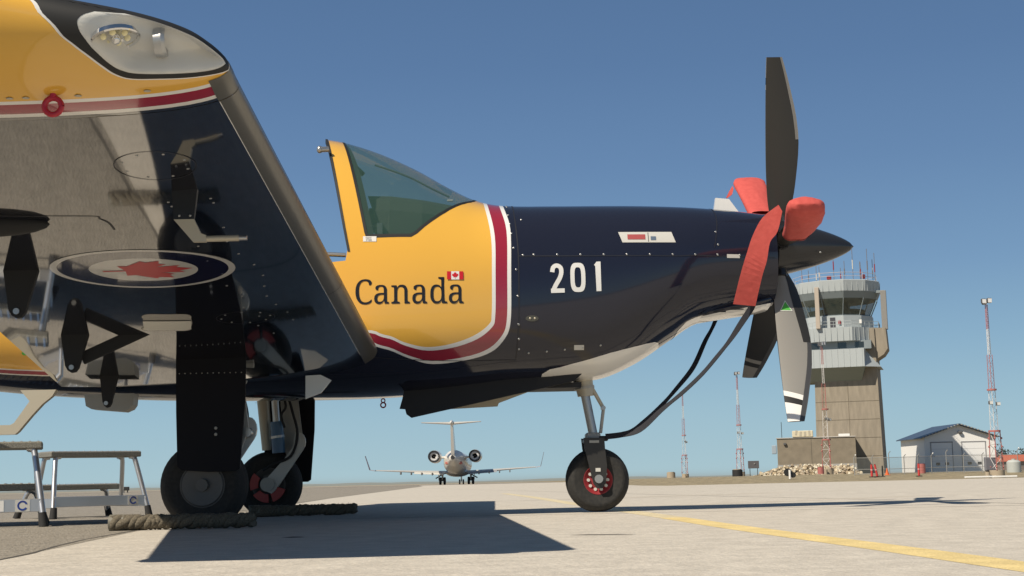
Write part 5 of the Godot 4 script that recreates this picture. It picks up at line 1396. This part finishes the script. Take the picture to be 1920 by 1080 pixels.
func berm() -> void:
	# boulders heaped in front of the low building
	var bank := Soup.new()
	bank.loft([[V(37.5, -0.4, -243), V(57.0, -0.4, -243), V(57.5, -0.4, -252), V(38.5, -0.4, -252)], [V(44.5, 1.5, -246.5), V(55.6, 1.5, -246.5), V(56.2, 1.6, -252), V(44.8, 1.6, -252)]])
	var bk := put(self, "rock_bank", bank.mesh(), mat(lin(0.22, 0.18, 0.12), 0.95))
	tag(bk, "bank of pale boulders heaped in front of the low concrete building", "rock bank")
	var rng := RandomNumberGenerator.new(); rng.seed = 90
	var shades := [mat(lin(0.52, 0.45, 0.33), 0.9), mat(lin(0.40, 0.32, 0.21), 0.9), mat(lin(0.58, 0.53, 0.42), 0.9), mat(lin(0.30, 0.24, 0.17), 0.9)]
	var shapes := []
	for k in 6:
		var s := Soup.new()
		var pts := []
		for j in 12: pts.append(Vector3(rng.randf_range(-1, 1), rng.randf_range(-0.8, 0.8), rng.randf_range(-1, 1)).normalized() * rng.randf_range(0.8, 1.15))
		# a rough boulder: an octahedron with bent corners, split once
		var base := [V(1, 0, 0), V(0, 0, 1), V(-1, 0, 0), V(0, 0, -1)]
		var f := func(d: Vector3): return d.normalized() * (0.85 + 0.3 * sin(d.x * 5.0 + k) * cos(d.z * 4.0 - k) + 0.15 * sin(d.y * 7.0 + k * 2))
		for j in 4:
			var a: Vector3 = base[j]; var b: Vector3 = base[(j + 1) % 4]
			for c in [Vector3.UP, Vector3.DOWN]:
				var ab := (a + b) * 0.5; var bc: Vector3 = (b + c) * 0.5; var ca: Vector3 = (c + a) * 0.5
				for tq in [[a, ab, ca], [ab, b, bc], [ca, bc, c], [ab, bc, ca]]:
					s.tri(f.call(tq[0]), f.call(tq[1]), f.call(tq[2]), tq[0] + tq[1] + tq[2])
		shapes.append(s.mesh())
	for k in 300:
		var v := rng.randf()
		var y := lerpf(-0.2, 1.75, v)
		var x := rng.randf_range(lerpf(38.0, 44.6, v), lerpf(57.2, 55.8, v))
		var o := put(bk, "boulder", shapes[k % 6], shades[rng.randi() % 4])
		o.position = V(x, y, lerpf(-242.8, -246.6, v) + rng.randf_range(0.0, 0.25))
		o.rotation = Vector3(rng.randf() * 6, rng.randf() * 6, rng.randf() * 6)
		o.scale = Vector3.ONE * rng.randf_range(0.22, 0.42)
func shed() -> void:
	var t := thing("maintenance_shed", "white gabled shed with a dark blue roof and two roller doors, right of the tower", "shed", Vector3(86.0, 0.1, -286), deg_to_rad(0))
	var clad := mat(lin(0.80, 0.795, 0.78), 0.6)
	var gable := [V(-6.8, -0.5, 0), V(6.8, -0.5, 0), V(6.8, 6.7, 0), V(0, 9.0, 0), V(-6.8, 6.7, 0)]
	put(t, "wall", Soup.new().loft([gable, gable.map(func(v): return v + V(0, 0, -17.5))]).mesh(), clad)
	for sd in [-1, 1]:
		put(t, "roof", Soup.new().loft([[V(0, 9.08, 0.9), V(sd * 7.6, 6.5, 0.9), V(sd * 7.6, 6.68, 0.9), V(0, 9.3, 0.9)], [V(0, 9.08, -18), V(sd * 7.6, 6.5, -18), V(sd * 7.6, 6.68, -18), V(0, 9.3, -18)]]).mesh(), mat(lin(0.05, 0.075, 0.12), 0.45))
		for k in 12:
			put(t, "roof_rib", Soup.new().box(V(sd * (0.4 + 0.62 * k), 9.24 - (0.4 + 0.62 * k) * 0.343, 0.91), V(0.34, 0.2, 0.06)).mesh(), mat(lin(0.30, 0.30, 0.28), 0.6))
	for e in [[-3.5, 4.0], [2.7, 4.4]]:
		var dr := put(t, "door", Soup.new().box(V(e[0], 2.7, 0.02), V(e[1], 5.9, 0.08)).mesh(), mat(lin(0.80, 0.80, 0.80), 0.5))
		put(dr, "frame", Soup.new().box(V(e[0], 5.75, 0.05), V(e[1] + 0.4, 0.2, 0.1)).mesh(), mat(lin(0.25, 0.25, 0.26), 0.6))
		for sd in [-1, 1]: put(dr, "frame", Soup.new().box(V(e[0] + sd * (e[1] * 0.5 + 0.08), 2.7, 0.05), V(0.14, 5.9, 0.1)).mesh(), mat(lin(0.30, 0.30, 0.31), 0.6))
		for k in 4: put(dr, "panel_joint", Soup.new().box(V(e[0], 1.0 + 1.15 * k, 0.065), V(e[1], 0.05, 0.02)).mesh(), mat(lin(0.45, 0.45, 0.46), 0.6))
		for sd in [-1, 1]: put(dr, "pane", Soup.new().box(V(e[0] + sd * e[1] * 0.22, 1.6, 0.07), V(0.75, 0.55, 0.04)).mesh(), mat(lin(0.03, 0.03, 0.035), 0.2))
	put(t, "gable_lamp", Soup.new().box(V(0.2, 7.6, 0.3), V(0.7, 0.5, 0.6), 0.1).mesh(), mat(lin(0.1, 0.1, 0.1), 0.6))
	put(t, "wall_box", Soup.new().box(V(6.3, 2.0, 0.1), V(0.4, 0.7, 0.2), 0.03).mesh(), M.rim_red)

# ---------------------------------------------------------------- masts, fence, markers and the rest far away
func far_things() -> void:
	var red := mat(lin(0.38, 0.13, 0.115), 0.6); var wht := mat(lin(0.62, 0.60, 0.58), 0.6)
	var conc := mat(lin(0.36, 0.30, 0.22), 0.9)
	# lattice lighting mast, about 15 m high
	var mast: Node3D = null
	var places := [[40.62, -125.0, "tall red and white lattice light mast, nearest, in front of the shed", 0.2], [35.85, -170.0, "red and white lattice light mast standing in front of the control tower", 0.9], [32.8, -216.0, "slim lattice light mast left of the rock bank and the small board", 0.5], [29.95, -262.0, "slimmest lattice light mast, farthest left, near the aeroplane's straps", 1.2]]
	for pi in places.size():
		var P: Array = places[pi]
		var at := ground_point(P[0], P[1])
		if mast == null:
			mast = thing("light_mast", P[2], "light mast", at, P[3], "lattice light masts on the apron edge")
			var drum := Soup.new().tube([V(0, -0.4, 0), V(0, 0.62, 0)], 0.62, 18)
			put(mast, "footing", drum.mesh(), conc)
			put(mast, "footing", Soup.new().tube([V(-1.0, -0.4, 0.2), V(-1.0, 0.5, 0.2)], 0.2, 12).mesh(), conc)
			var segs := [[0.6, 3.9, 0.62, 0.50, red, wht], [3.9, 7.4, 0.36, 0.30, wht, wht], [7.4, 10.4, 0.28, 0.25, red, red], [10.4, 12.6, 0.14, 0.12, wht, wht], [12.6, 14.7, 0.12, 0.11, red, red]]
			for s in segs:
				var st := Soup.new(); var br := Soup.new()
				var n := maxi(3, int((s[1] - s[0]) / (s[2] * 1.5)))
				for k in 3:
					var a0 := TAU * k / 3.0; var a1 := TAU * (k + 1) / 3.0
					var pt := func(y01: float, a: float): return V(cos(a) * lerpf(s[2], s[3], y01), lerpf(s[0], s[1], y01), sin(a) * lerpf(s[2], s[3], y01))
					st.tube([pt.call(0.0, a0), pt.call(1.0, a0)], 0.045 if s[2] > 0.4 else 0.026, 5)
					for j in n:
						br.tube([pt.call(j / float(n), a0 if j % 2 == 0 else a1), pt.call((j + 1) / float(n), a1 if j % 2 == 0 else a0)], 0.022 if s[2] > 0.4 else 0.011, 4)
						if s[2] > 0.4: br.tube([pt.call(j / float(n), a0), pt.call(j / float(n), a1)], 0.022, 4)
				var sg := put(mast, "lattice_section", st.mesh(), s[4])
				put(sg, "bracing", br.mesh(), s[5])
			for y in [3.9, 7.4]:
				put(mast, "collar", Soup.new().tube([V(0, y - 0.06, 0), V(0, y + 0.08, 0)], 0.5 if y < 5 else 0.4, 12).mesh(), red)
			for e in [[-0.28, 15.0, 0.1], [0.22, 15.05, 0.15], [0.0, 14.95, -0.3]]:
				var lp := put(mast, "floodlight", Soup.new().box(V(e[0], e[1], e[2]), V(0.40, 0.42, 0.32), 0.06).mesh(), mat(lin(0.08, 0.08, 0.085), 0.5))
				put(lp, "lamp_glass", Soup.new().box(V(e[0] - 0.02, e[1] - 0.02, e[2] + 0.165), V(0.33, 0.34, 0.03), 0.0).mesh(), mat(lin(0.75, 0.75, 0.74), 0.3))
			for e in [[-0.35, 6.3, 0.3], [0.3, 6.2, 0.35]]:
				var lp := put(mast, "floodlight", Soup.new().box(V(e[0], e[1], e[2]), V(0.34, 0.30, 0.3), 0.05).mesh(), mat(lin(0.1, 0.1, 0.1), 0.5))
				put(lp, "lamp_glass", Soup.new().box(V(e[0], e[1], e[2] + 0.155), V(0.28, 0.24, 0.02)).mesh(), mat(lin(0.75, 0.74, 0.7), 0.3))
			for y in [0.9, 2.6, 3.3]:
				for k in 3: put(mast, "warning_lamp", Soup.new().sphere(V(cos(TAU * k / 3.0) * 0.6, y, sin(TAU * k / 3.0) * 0.6), V(0.1, 0.1, 0.1), 6).mesh(), red)
		else:
			copy(mast, at, P[3], P[2])
	# wire fence in front of the shed and across to the tower
	var posts := []
	for k in 13: posts.append(V(34.3 + k * 1.62, 0, -150.0 + 1.2 * sin(k * 0.8)))
	var fence := thing("wire_fence", "wire mesh fence on grey posts before the shed and the tower foot", "fence", Vector3.ZERO)
	var grey := mat(lin(0.30, 0.30, 0.29), 0.6, 0.3)
	for k in posts.size():
		var p: Vector3 = ground_point(posts[k].x, posts[k].z)
		var h: float = 2.1 if k % 4 == 2 else 1.75
		var po := put(fence, "post", Soup.new().tube([p + V(0, -0.3, 0), p + V(0, h, 0), p + V(0.16, h + 0.22, 0.1)], 0.045, 6).mesh(), grey)
		if k % 5 == 0: put(po, "insulator", Soup.new().sphere(p + V(0.16, h + 0.24, 0.1), V(0.08, 0.08, 0.08), 6).mesh(), M.white)
		if k > 0:
			var q: Vector3 = ground_point(posts[k - 1].x, posts[k - 1].z)
			var mm := pane(Color8(120, 122, 118), 0.22); mm.roughness = 0.9
			var s := Soup.new(); s.quad(q + V(0, 0.05, 0), p + V(0, 0.05, 0), p + V(0, 1.7, 0), q + V(0, 1.7, 0), Vector3.BACK)
			put(fence, "mesh_panel", s.mesh(), mm)
			for y in [0.08, 0.55, 1.7]: put(fence, "rail", Soup.new().tube([q + V(0, y, 0), p + V(0, y, 0)], 0.025, 4).mesh(), grey)
	# small board seen from behind
	var bd := thing("sign_board", "small grey board on two legs left of the rock bank", "sign", ground_point(37.75, -235))
	put(bd, "board", Soup.new().box(V(0, 1.75, 0), V(1.75, 1.2, 0.1), 0.02).mesh(), mat(lin(0.10, 0.095, 0.10), 0.7))
	for sd in [-1, 1]: put(bd, "leg", Soup.new().box(V(sd * 0.6, 0.5, 0), V(0.09, 1.4, 0.09)).mesh(), M.black)
	put(bd, "lamp", Soup.new().box(V(0.15, 1.9, 0.09), V(0.2, 0.2, 0.1)).mesh(), grey)
	# markers and drums along the apron edge
	var marks := [[33.4, -139.0, "red marker post beside the fence, left of the pair", 0], [34.15, -140.0, "leaning red marker post between a red and a black one", 1], [34.66, -140.0, "short black marker post beside the red ones", 2], [37.55, -138.0, "red marker post in front of the shed's left corner", 3]]
	var mk: Node3D = null
	for e in marks:
		if mk == null:
			mk = thing("marker_post", e[2], "marker post", ground_point(e[0], e[1]), 0.0, "marker posts on the apron edge")
			put(mk, "tube", Soup.new().tube([V(0, 0.08, 0), V(0, 1.15, 0)], [0.11, 0.09], 10).mesh(), mat(lin(0.50, 0.045, 0.04), 0.5))
			put(mk, "base", Soup.new().box(V(0, 0.04, 0), V(0.5, 0.08, 0.5), 0.02).mesh(), M.rubber)
			put(mk, "cap", Soup.new().tube([V(0, 1.15, 0), V(0, 1.22, 0)], 0.08, 8).mesh(), M.rim_red)
			put(mk, "sleeve", Soup.new().tube([V(0, 0.62, 0), V(0, 0.74, 0)], 0.115, 10).mesh(), mat(lin(0.55, 0.3, 0.28), 0.4))
		else:
			var c := copy(mk, ground_point(e[0], e[1]), 0.0, e[2])
			if e[3] == 1: c.rotation.z = 0.16
			if e[3] == 2:
				c.scale = V(0.75, 0.85, 0.75)
				for ch in c.get_children(): ch.material_override = M.matt_black
	var drum := func(label: String, p: Vector3, m: Material, h: float, r: float, cat: String):
		var o := thing("drum", label, cat, p, 0.0, "")
		put(o, "barrel", Soup.new().lathe([Vector2(0, 0.0), Vector2(0, r), Vector2(h * 0.33, r), Vector2(h * 0.35, r * 1.05), Vector2(h * 0.37, r), Vector2(h * 0.63, r), Vector2(h * 0.65, r * 1.05), Vector2(h * 0.67, r), Vector2(h, r), Vector2(h, 0.0)], 14, axis_to(Vector3.ZERO, Vector3.UP)).mesh(), m)
		put(o, "rim", Soup.new().tube([V(0, h, 0), V(0, h + 0.03, 0)], r * 0.98, 14).mesh(), M.rim_red)
	drum.call("red drum at the foot of the mast before the tower", ground_point(34.6, -168), red, 0.75, 0.36, "drum")
	drum.call("red drum on the grass before the shed", ground_point(41.1, -150), red, 0.95, 0.4, "drum")
	var cone := thing("traffic_cone", "small orange cone on the grass left of the shed", "cone", ground_point(36.6, -146))
	put(cone, "cone_body", Soup.new().tube([V(0, 0.04, 0), V(0, 0.7, 0)], [0.2, 0.04], 12).mesh(), mat(lin(0.7, 0.16, 0.05), 0.5))
	put(cone, "base", Soup.new().box(V(0, 0.02, 0), V(0.5, 0.05, 0.5), 0.01).mesh(), mat(lin(0.7, 0.16, 0.05), 0.5))
	# black reel on a white post before the bank
	var reel := thing("hose_reel", "black reel on a white post in front of the rock bank", "reel", ground_point(25.85, -140))
	put(reel, "post", Soup.new().tube([V(0, 0, 0.2), V(0, 0.85, 0.2)], 0.11, 10).mesh(), M.white)
	put(reel, "wheel", Soup.new().tube([V(-0.14, 0.62, -0.1), V(-0.14, 0.62, 0.1)], 0.38, 18).mesh(), M.matt_black)
	put(reel, "wheel", Soup.new().tube([V(0.34, 0.36, -0.1), V(0.34, 0.36, 0.1)], 0.26, 18).mesh(), M.matt_black)
	# cabinet at the mast, kerbs before the shed
	var cab := thing("electric_cabinet", "grey electrical cabinet at the nearest mast's foot", "cabinet", ground_point(40.3, -125.6))
	put(cab, "housing", Soup.new().box(V(0, 1.15, 0), V(1.0, 1.15, 0.4), 0.04).mesh(), mat(lin(0.16, 0.16, 0.18), 0.6))
	put(cab, "door", Soup.new().box(V(0.0, 1.15, 0.21), V(0.8, 0.95, 0.02), 0.0).mesh(), mat(lin(0.13, 0.13, 0.15), 0.5))
	put(cab, "stand", Soup.new().box(V(0, 0.3, 0), V(0.8, 0.6, 0.3)).mesh(), M.black)
	for k in 2:
		var o := put(self, "concrete_kerb", Soup.new().box(Vector3.ZERO, V(2.6 if k == 0 else 2.0, 0.16, 0.4), 0.04).mesh(), M.white)
		o.position = ground_point(38.4 + k * 1.0, -122.5 + k * 3.0, 0.1)
		tag(o, ["long white kerb piece on the grass before the shed", "short white kerb piece at the apron's edge before the shed"][k], "kerb")
	for e in [[28.9, -260.0, "small round footing beside the farthest mast"], [32.0, -214.0, "dark box at the foot of the slim mast by the board"]]:
		var o := thing("footing_block", e[2], "footing", ground_point(e[0] - (1.7 if e[1] < -250 else 0.0), e[1]))
		put(o, "block", Soup.new().tube([V(0, -0.3, 0), V(0, 0.9, 0)], 0.75, 12).mesh(), conc if e[1] < -250 else M.matt_black)
		put(o, "cap", Soup.new().tube([V(0, 0.9, 0), V(0, 1.0, 0)], 0.6, 12).mesh(), conc)
	# red-roofed building, dark trees at the right edge
	var rb := thing("red_roofed_building", "low building with a long red roof at the right edge", "building", Vector3(108, 0.2, -300))
	put(rb, "wall", Soup.new().box(V(0, 0.9, -4), V(17, 1.9, 8)).mesh(), mat(lin(0.20, 0.16, 0.14), 0.8))
	put(rb, "roof", Soup.new().loft([[V(-8.9, 1.75, 0.6), V(8.9, 1.75, 0.6), V(8.9, 1.75, -8.6), V(-8.9, 1.75, -8.6)], [V(-8.2, 3.1, -3.6), V(8.2, 3.1, -3.6), V(8.2, 3.1, -4.4), V(-8.2, 3.1, -4.4)]]).mesh(), mat(lin(0.46, 0.115, 0.06), 0.8))
	for k in 4: put(rb, "window", Soup.new().box(V(-6.5 + 3.0 * k, 1.0, 0.02), V(1.4, 0.8, 0.06)).mesh(), M.black)
	var tank := thing("storage_tank", "pale upright tank beside the red roofed building", "tank", ground_point(49.8, -148))
	put(tank, "barrel", Soup.new().lathe([Vector2(-0.3, 0), Vector2(-0.3, 0.7), Vector2(0.95, 0.7), Vector2(1.15, 0.5), Vector2(1.2, 0)], 18, axis_to(Vector3.ZERO, Vector3.UP)).mesh(), mat(lin(0.40, 0.42, 0.40), 0.6))
	put(tank, "hatch", Soup.new().tube([V(0, 1.18, 0), V(0, 1.3, 0)], 0.2, 10).mesh(), M.leg_grey)
	var rng := RandomNumberGenerator.new(); rng.seed = 5
	for k in 6:
		var tr := thing("far_tree", ["dark far tree, first behind the red roof from the shed", "dark far tree, second behind the red roof from the shed", "dark far tree, third behind the red roof from the shed", "dark far tree behind the red roof, fourth from the shed", "dark far tree beyond the right edge", "outermost dark far tree on the right"][k], "tree", Vector3(128 + k * 4.2, 0.2, -395 - 6 * (k % 2)), 0.0, "dark trees behind the red roof")
		put(tr, "trunk", Soup.new().tube([V(0, 0, 0), V(0, 3.0, 0)], [0.2, 0.12], 6).mesh(), mat(lin(0.08, 0.06, 0.045), 0.9))
		var cr := Soup.new()
		for j in 260:
			var d := Vector3(rng.randfn(), rng.randfn() * 0.75, rng.randfn()) * 1.15
			var c := V(0, 3.9, 0) + d
			if c.y < 1.2: continue
			var a := Vector3(rng.randf_range(-1, 1), rng.randf_range(-1, 1), rng.randf_range(-1, 1)).normalized() * 0.42
			var b := a.cross(Vector3(rng.randf_range(-1, 1), rng.randf_range(-1, 1), rng.randf_range(-1, 1))).normalized() * 0.36
			cr.tri(c - a, c + b, c + a, V(0, 1, 0.4))
		put(tr, "crown", cr.mesh(), mat(lin(0.045, 0.065, 0.055), 0.9))
	# low dark box far off on the left
	var fb := thing("far_marker_box", "tiny dark box on the far left edge of the field", "marker", ground_point(-31.7, -120))
	put(fb, "panel", Soup.new().box(V(0, 0.33, 0), V(0.55, 0.3, 0.2), 0.02).mesh(), M.matt_black)
	for sd in [-1, 1]: put(fb, "leg", Soup.new().box(V(sd * 0.15, 0.09, 0), V(0.08, 0.2, 0.08)).mesh(), M.black)

# ---------------------------------------------------------------- the jet taxiing away
func jet() -> void:
	var t := thing("business_jet", "white twin-engined T-tailed jet seen from behind on the apron", "jet", Vector3(-6.72, 0.0, -166.0), deg_to_rad(-1.0))
	var skin := mat(lin(0.66, 0.63, 0.58), 0.3, 0.0, 0.3)
	var dark := mat(lin(0.02, 0.02, 0.022), 0.6)
	var wide := mat(lin(0.50, 0.48, 0.44), 0.4)
	var lathe_at := Transform3D(Basis(Vector3.RIGHT, Vector3.UP, Vector3.BACK), Vector3(0, 2.35, 0))
	var prof := [Vector2(-13.0, 0.0), Vector2(-12.6, 0.5), Vector2(-11.5, 1.0), Vector2(-9.5, 1.32), Vector2(-4, 1.35), Vector2(1.0, 1.35), Vector2(3.0, 1.2), Vector2(5.0, 0.75), Vector2(6.2, 0.35), Vector2(6.6, 0.0)]
	var fz := Soup.new().lathe(prof, 28, lathe_at)
	for i in fz.p.size():
		fz.p[i].y += maxf(0.0, fz.p[i].z) * 0.08
		if fz.p[i].y < 1.25: fz.p[i].y = 1.25 + (fz.p[i].y - 1.25) * 0.6
	var fu := put(t, "fuselage", fz.mesh(), skin)
	put(fu, "tail_vent", Soup.new().tube([V(0.0, 2.9, 6.3), V(0.0, 2.92, 6.72)], 0.22, 12).mesh(), dark)
	for sd in [-1, 1]: put(fu, "strake", Soup.new().box(V(sd * 0.75, 2.35, 4.2), V(0.35, 0.3, 1.4), 0.05).mesh(), mat(lin(0.45, 0.15, 0.12), 0.5))
	put(fu, "belly_fairing", Soup.new().sphere(V(0, 1.35, -2.4), V(1.35, 0.5, 3.4), 18).mesh(), skin)
	for sd in [-1, 1]:
		# wing with dihedral, flaps a little down, winglet
		var wi := put(t, "wing", Soup.new().loft([[V(sd * 1.0, 1.32, 0.4), V(sd * 1.0, 1.55, -1.2), V(sd * 1.0, 1.35, -4.4), V(sd * 1.0, 1.18, -1.4)], [V(sd * 8.9, 1.72, 2.4), V(sd * 8.9, 1.80, 1.9), V(sd * 8.9, 1.74, 1.2), V(sd * 8.9, 1.69, 1.9)]]).mesh(), wide)
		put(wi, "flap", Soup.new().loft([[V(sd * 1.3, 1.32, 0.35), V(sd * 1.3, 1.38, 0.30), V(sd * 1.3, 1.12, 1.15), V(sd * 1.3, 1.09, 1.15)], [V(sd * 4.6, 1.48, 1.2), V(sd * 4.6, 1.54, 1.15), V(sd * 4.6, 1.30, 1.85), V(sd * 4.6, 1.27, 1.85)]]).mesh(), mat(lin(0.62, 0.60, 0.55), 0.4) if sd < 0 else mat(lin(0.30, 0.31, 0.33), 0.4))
		put(wi, "winglet", Soup.new().loft([[V(sd * 8.85, 1.66, 2.5), V(sd * 8.95, 1.74, 2.5), V(sd * 8.95, 1.74, 1.2), V(sd * 8.85, 1.66, 1.2)], [V(sd * 9.45, 1.78, 2.6), V(sd * 9.52, 1.84, 2.6), V(sd * 9.52, 1.84, 1.6), V(sd * 9.45, 1.78, 1.6)], [V(sd * 9.86, 3.35, 3.3), V(sd * 9.90, 3.35, 3.3), V(sd * 9.90, 3.35, 2.7), V(sd * 9.86, 3.35, 2.7)]]).mesh(), mat(lin(0.33, 0.27, 0.30), 0.5))
		for k in 4: put(wi, "flap_track", Soup.new().box(V(sd * (2.6 + 1.15 * k), 1.22 + 0.05 * k, 1.5 + 0.2 * k), V(0.12, 0.3, 1.0), 0.04).mesh(), mat(lin(0.2, 0.2, 0.2), 0.5))
		# engine
		var e := Vector3(sd * 2.25, 3.12, 2.2)
		var at := Transform3D(Basis.IDENTITY, e)
		var en := put(t, "engine", Soup.new().lathe([Vector2(-2.4, 0.50), Vector2(-2.5, 0.56), Vector2(-1.6, 0.72), Vector2(0.2, 0.72), Vector2(1.2, 0.66), Vector2(1.2, 0.55), Vector2(0.3, 0.53)], 28, at).mesh(), skin)
		put(en, "exhaust_ring", Soup.new().lathe([Vector2(1.18, 0.67), Vector2(1.3, 0.66), Vector2(1.3, 0.54), Vector2(1.0, 0.53)], 28, at).mesh(), dark)
		put(en, "nozzle", Soup.new().lathe([Vector2(1.06, 0.53), Vector2(1.14, 0.44), Vector2(1.12, 0.30), Vector2(1.0, 0.25)], 24, at).mesh(), mat(lin(0.55, 0.55, 0.56), 0.5))
		put(en, "exhaust_cone", Soup.new().lathe([Vector2(0.7, 0.26), Vector2(0.9, 0.14), Vector2(1.25, 0.0)], 18, at).mesh(), dark)
		put(en, "intake_fan", Soup.new().lathe([Vector2(-1.9, 0.62), Vector2(-1.9, 0.0)], 20, at).mesh(), dark)
		put(t, "pylon", Soup.new().box(V(sd * 1.4, 3.0, 2.2), V(1.4, 0.22, 2.2), 0.06).mesh(), skin)
		# tailplane on top of the fin
		put(t, "tailplane", Soup.new().loft([[V(sd * 0.1, 6.52, 7.6), V(sd * 0.1, 6.72, 7.0), V(sd * 0.1, 6.56, 5.6), V(sd * 0.1, 6.42, 6.8)], [V(sd * 3.2, 6.66, 8.3), V(sd * 3.2, 6.72, 8.0), V(sd * 3.2, 6.66, 7.4), V(sd * 3.2, 6.62, 7.9)]]).mesh(), wide)
		# main wheels, a pair on each leg
		var lg := put(t, "main_leg", Soup.new().tube([V(sd * 1.6, 1.4, -0.6), V(sd * 1.6, 0.42, -0.4)], 0.11, 10).mesh(), M.light_paint)
		for k in [-1, 1]: put(lg, "wheel", Soup.new().lathe([Vector2(-0.12, 0.1), Vector2(-0.13, 0.36), Vector2(-0.08, 0.43), Vector2(0.08, 0.43), Vector2(0.13, 0.36), Vector2(0.12, 0.1)], 22, axis_to(V(sd * 1.6 + k * 0.24, 0.43, -0.4), Vector3.RIGHT)).mesh(), dark)
		put(lg, "leg_door", Soup.new().box(V(sd * 2.0, 0.85, -0.4), V(0.06, 0.7, 0.9), 0.02).mesh(), skin)
		put(lg, "brake_line", Soup.new().tube([V(sd * 1.7, 1.1, -0.2), V(sd * 2.35, 0.72, -0.2)], 0.07, 6).mesh(), dark)
	put(t, "tail_fin", Soup.new().loft([[V(-0.18, 3.2, 6.3), V(0.18, 3.2, 6.3), V(0.12, 3.2, 1.6), V(-0.12, 3.2, 1.6)], [V(-0.11, 6.5, 7.6), V(0.11, 6.5, 7.6), V(0.08, 6.5, 5.2), V(-0.08, 6.5, 5.2)]]).mesh(), skin)
	put(t, "fin_bullet", Soup.new().sphere(V(0, 6.62, 6.8), V(0.24, 0.30, 1.6), 14).mesh(), skin)
	var ng := put(t, "nose_leg", Soup.new().tube([V(0, 1.2, -10.0), V(0, 0.35, -10.2)], 0.08, 8).mesh(), M.light_paint)
	for k in [-1, 1]: put(ng, "wheel", Soup.new().tube([V(k * 0.22 - 0.08, 0.3, -10.2), V(k * 0.22 + 0.08, 0.3, -10.2)], 0.3, 16).mesh(), dark)
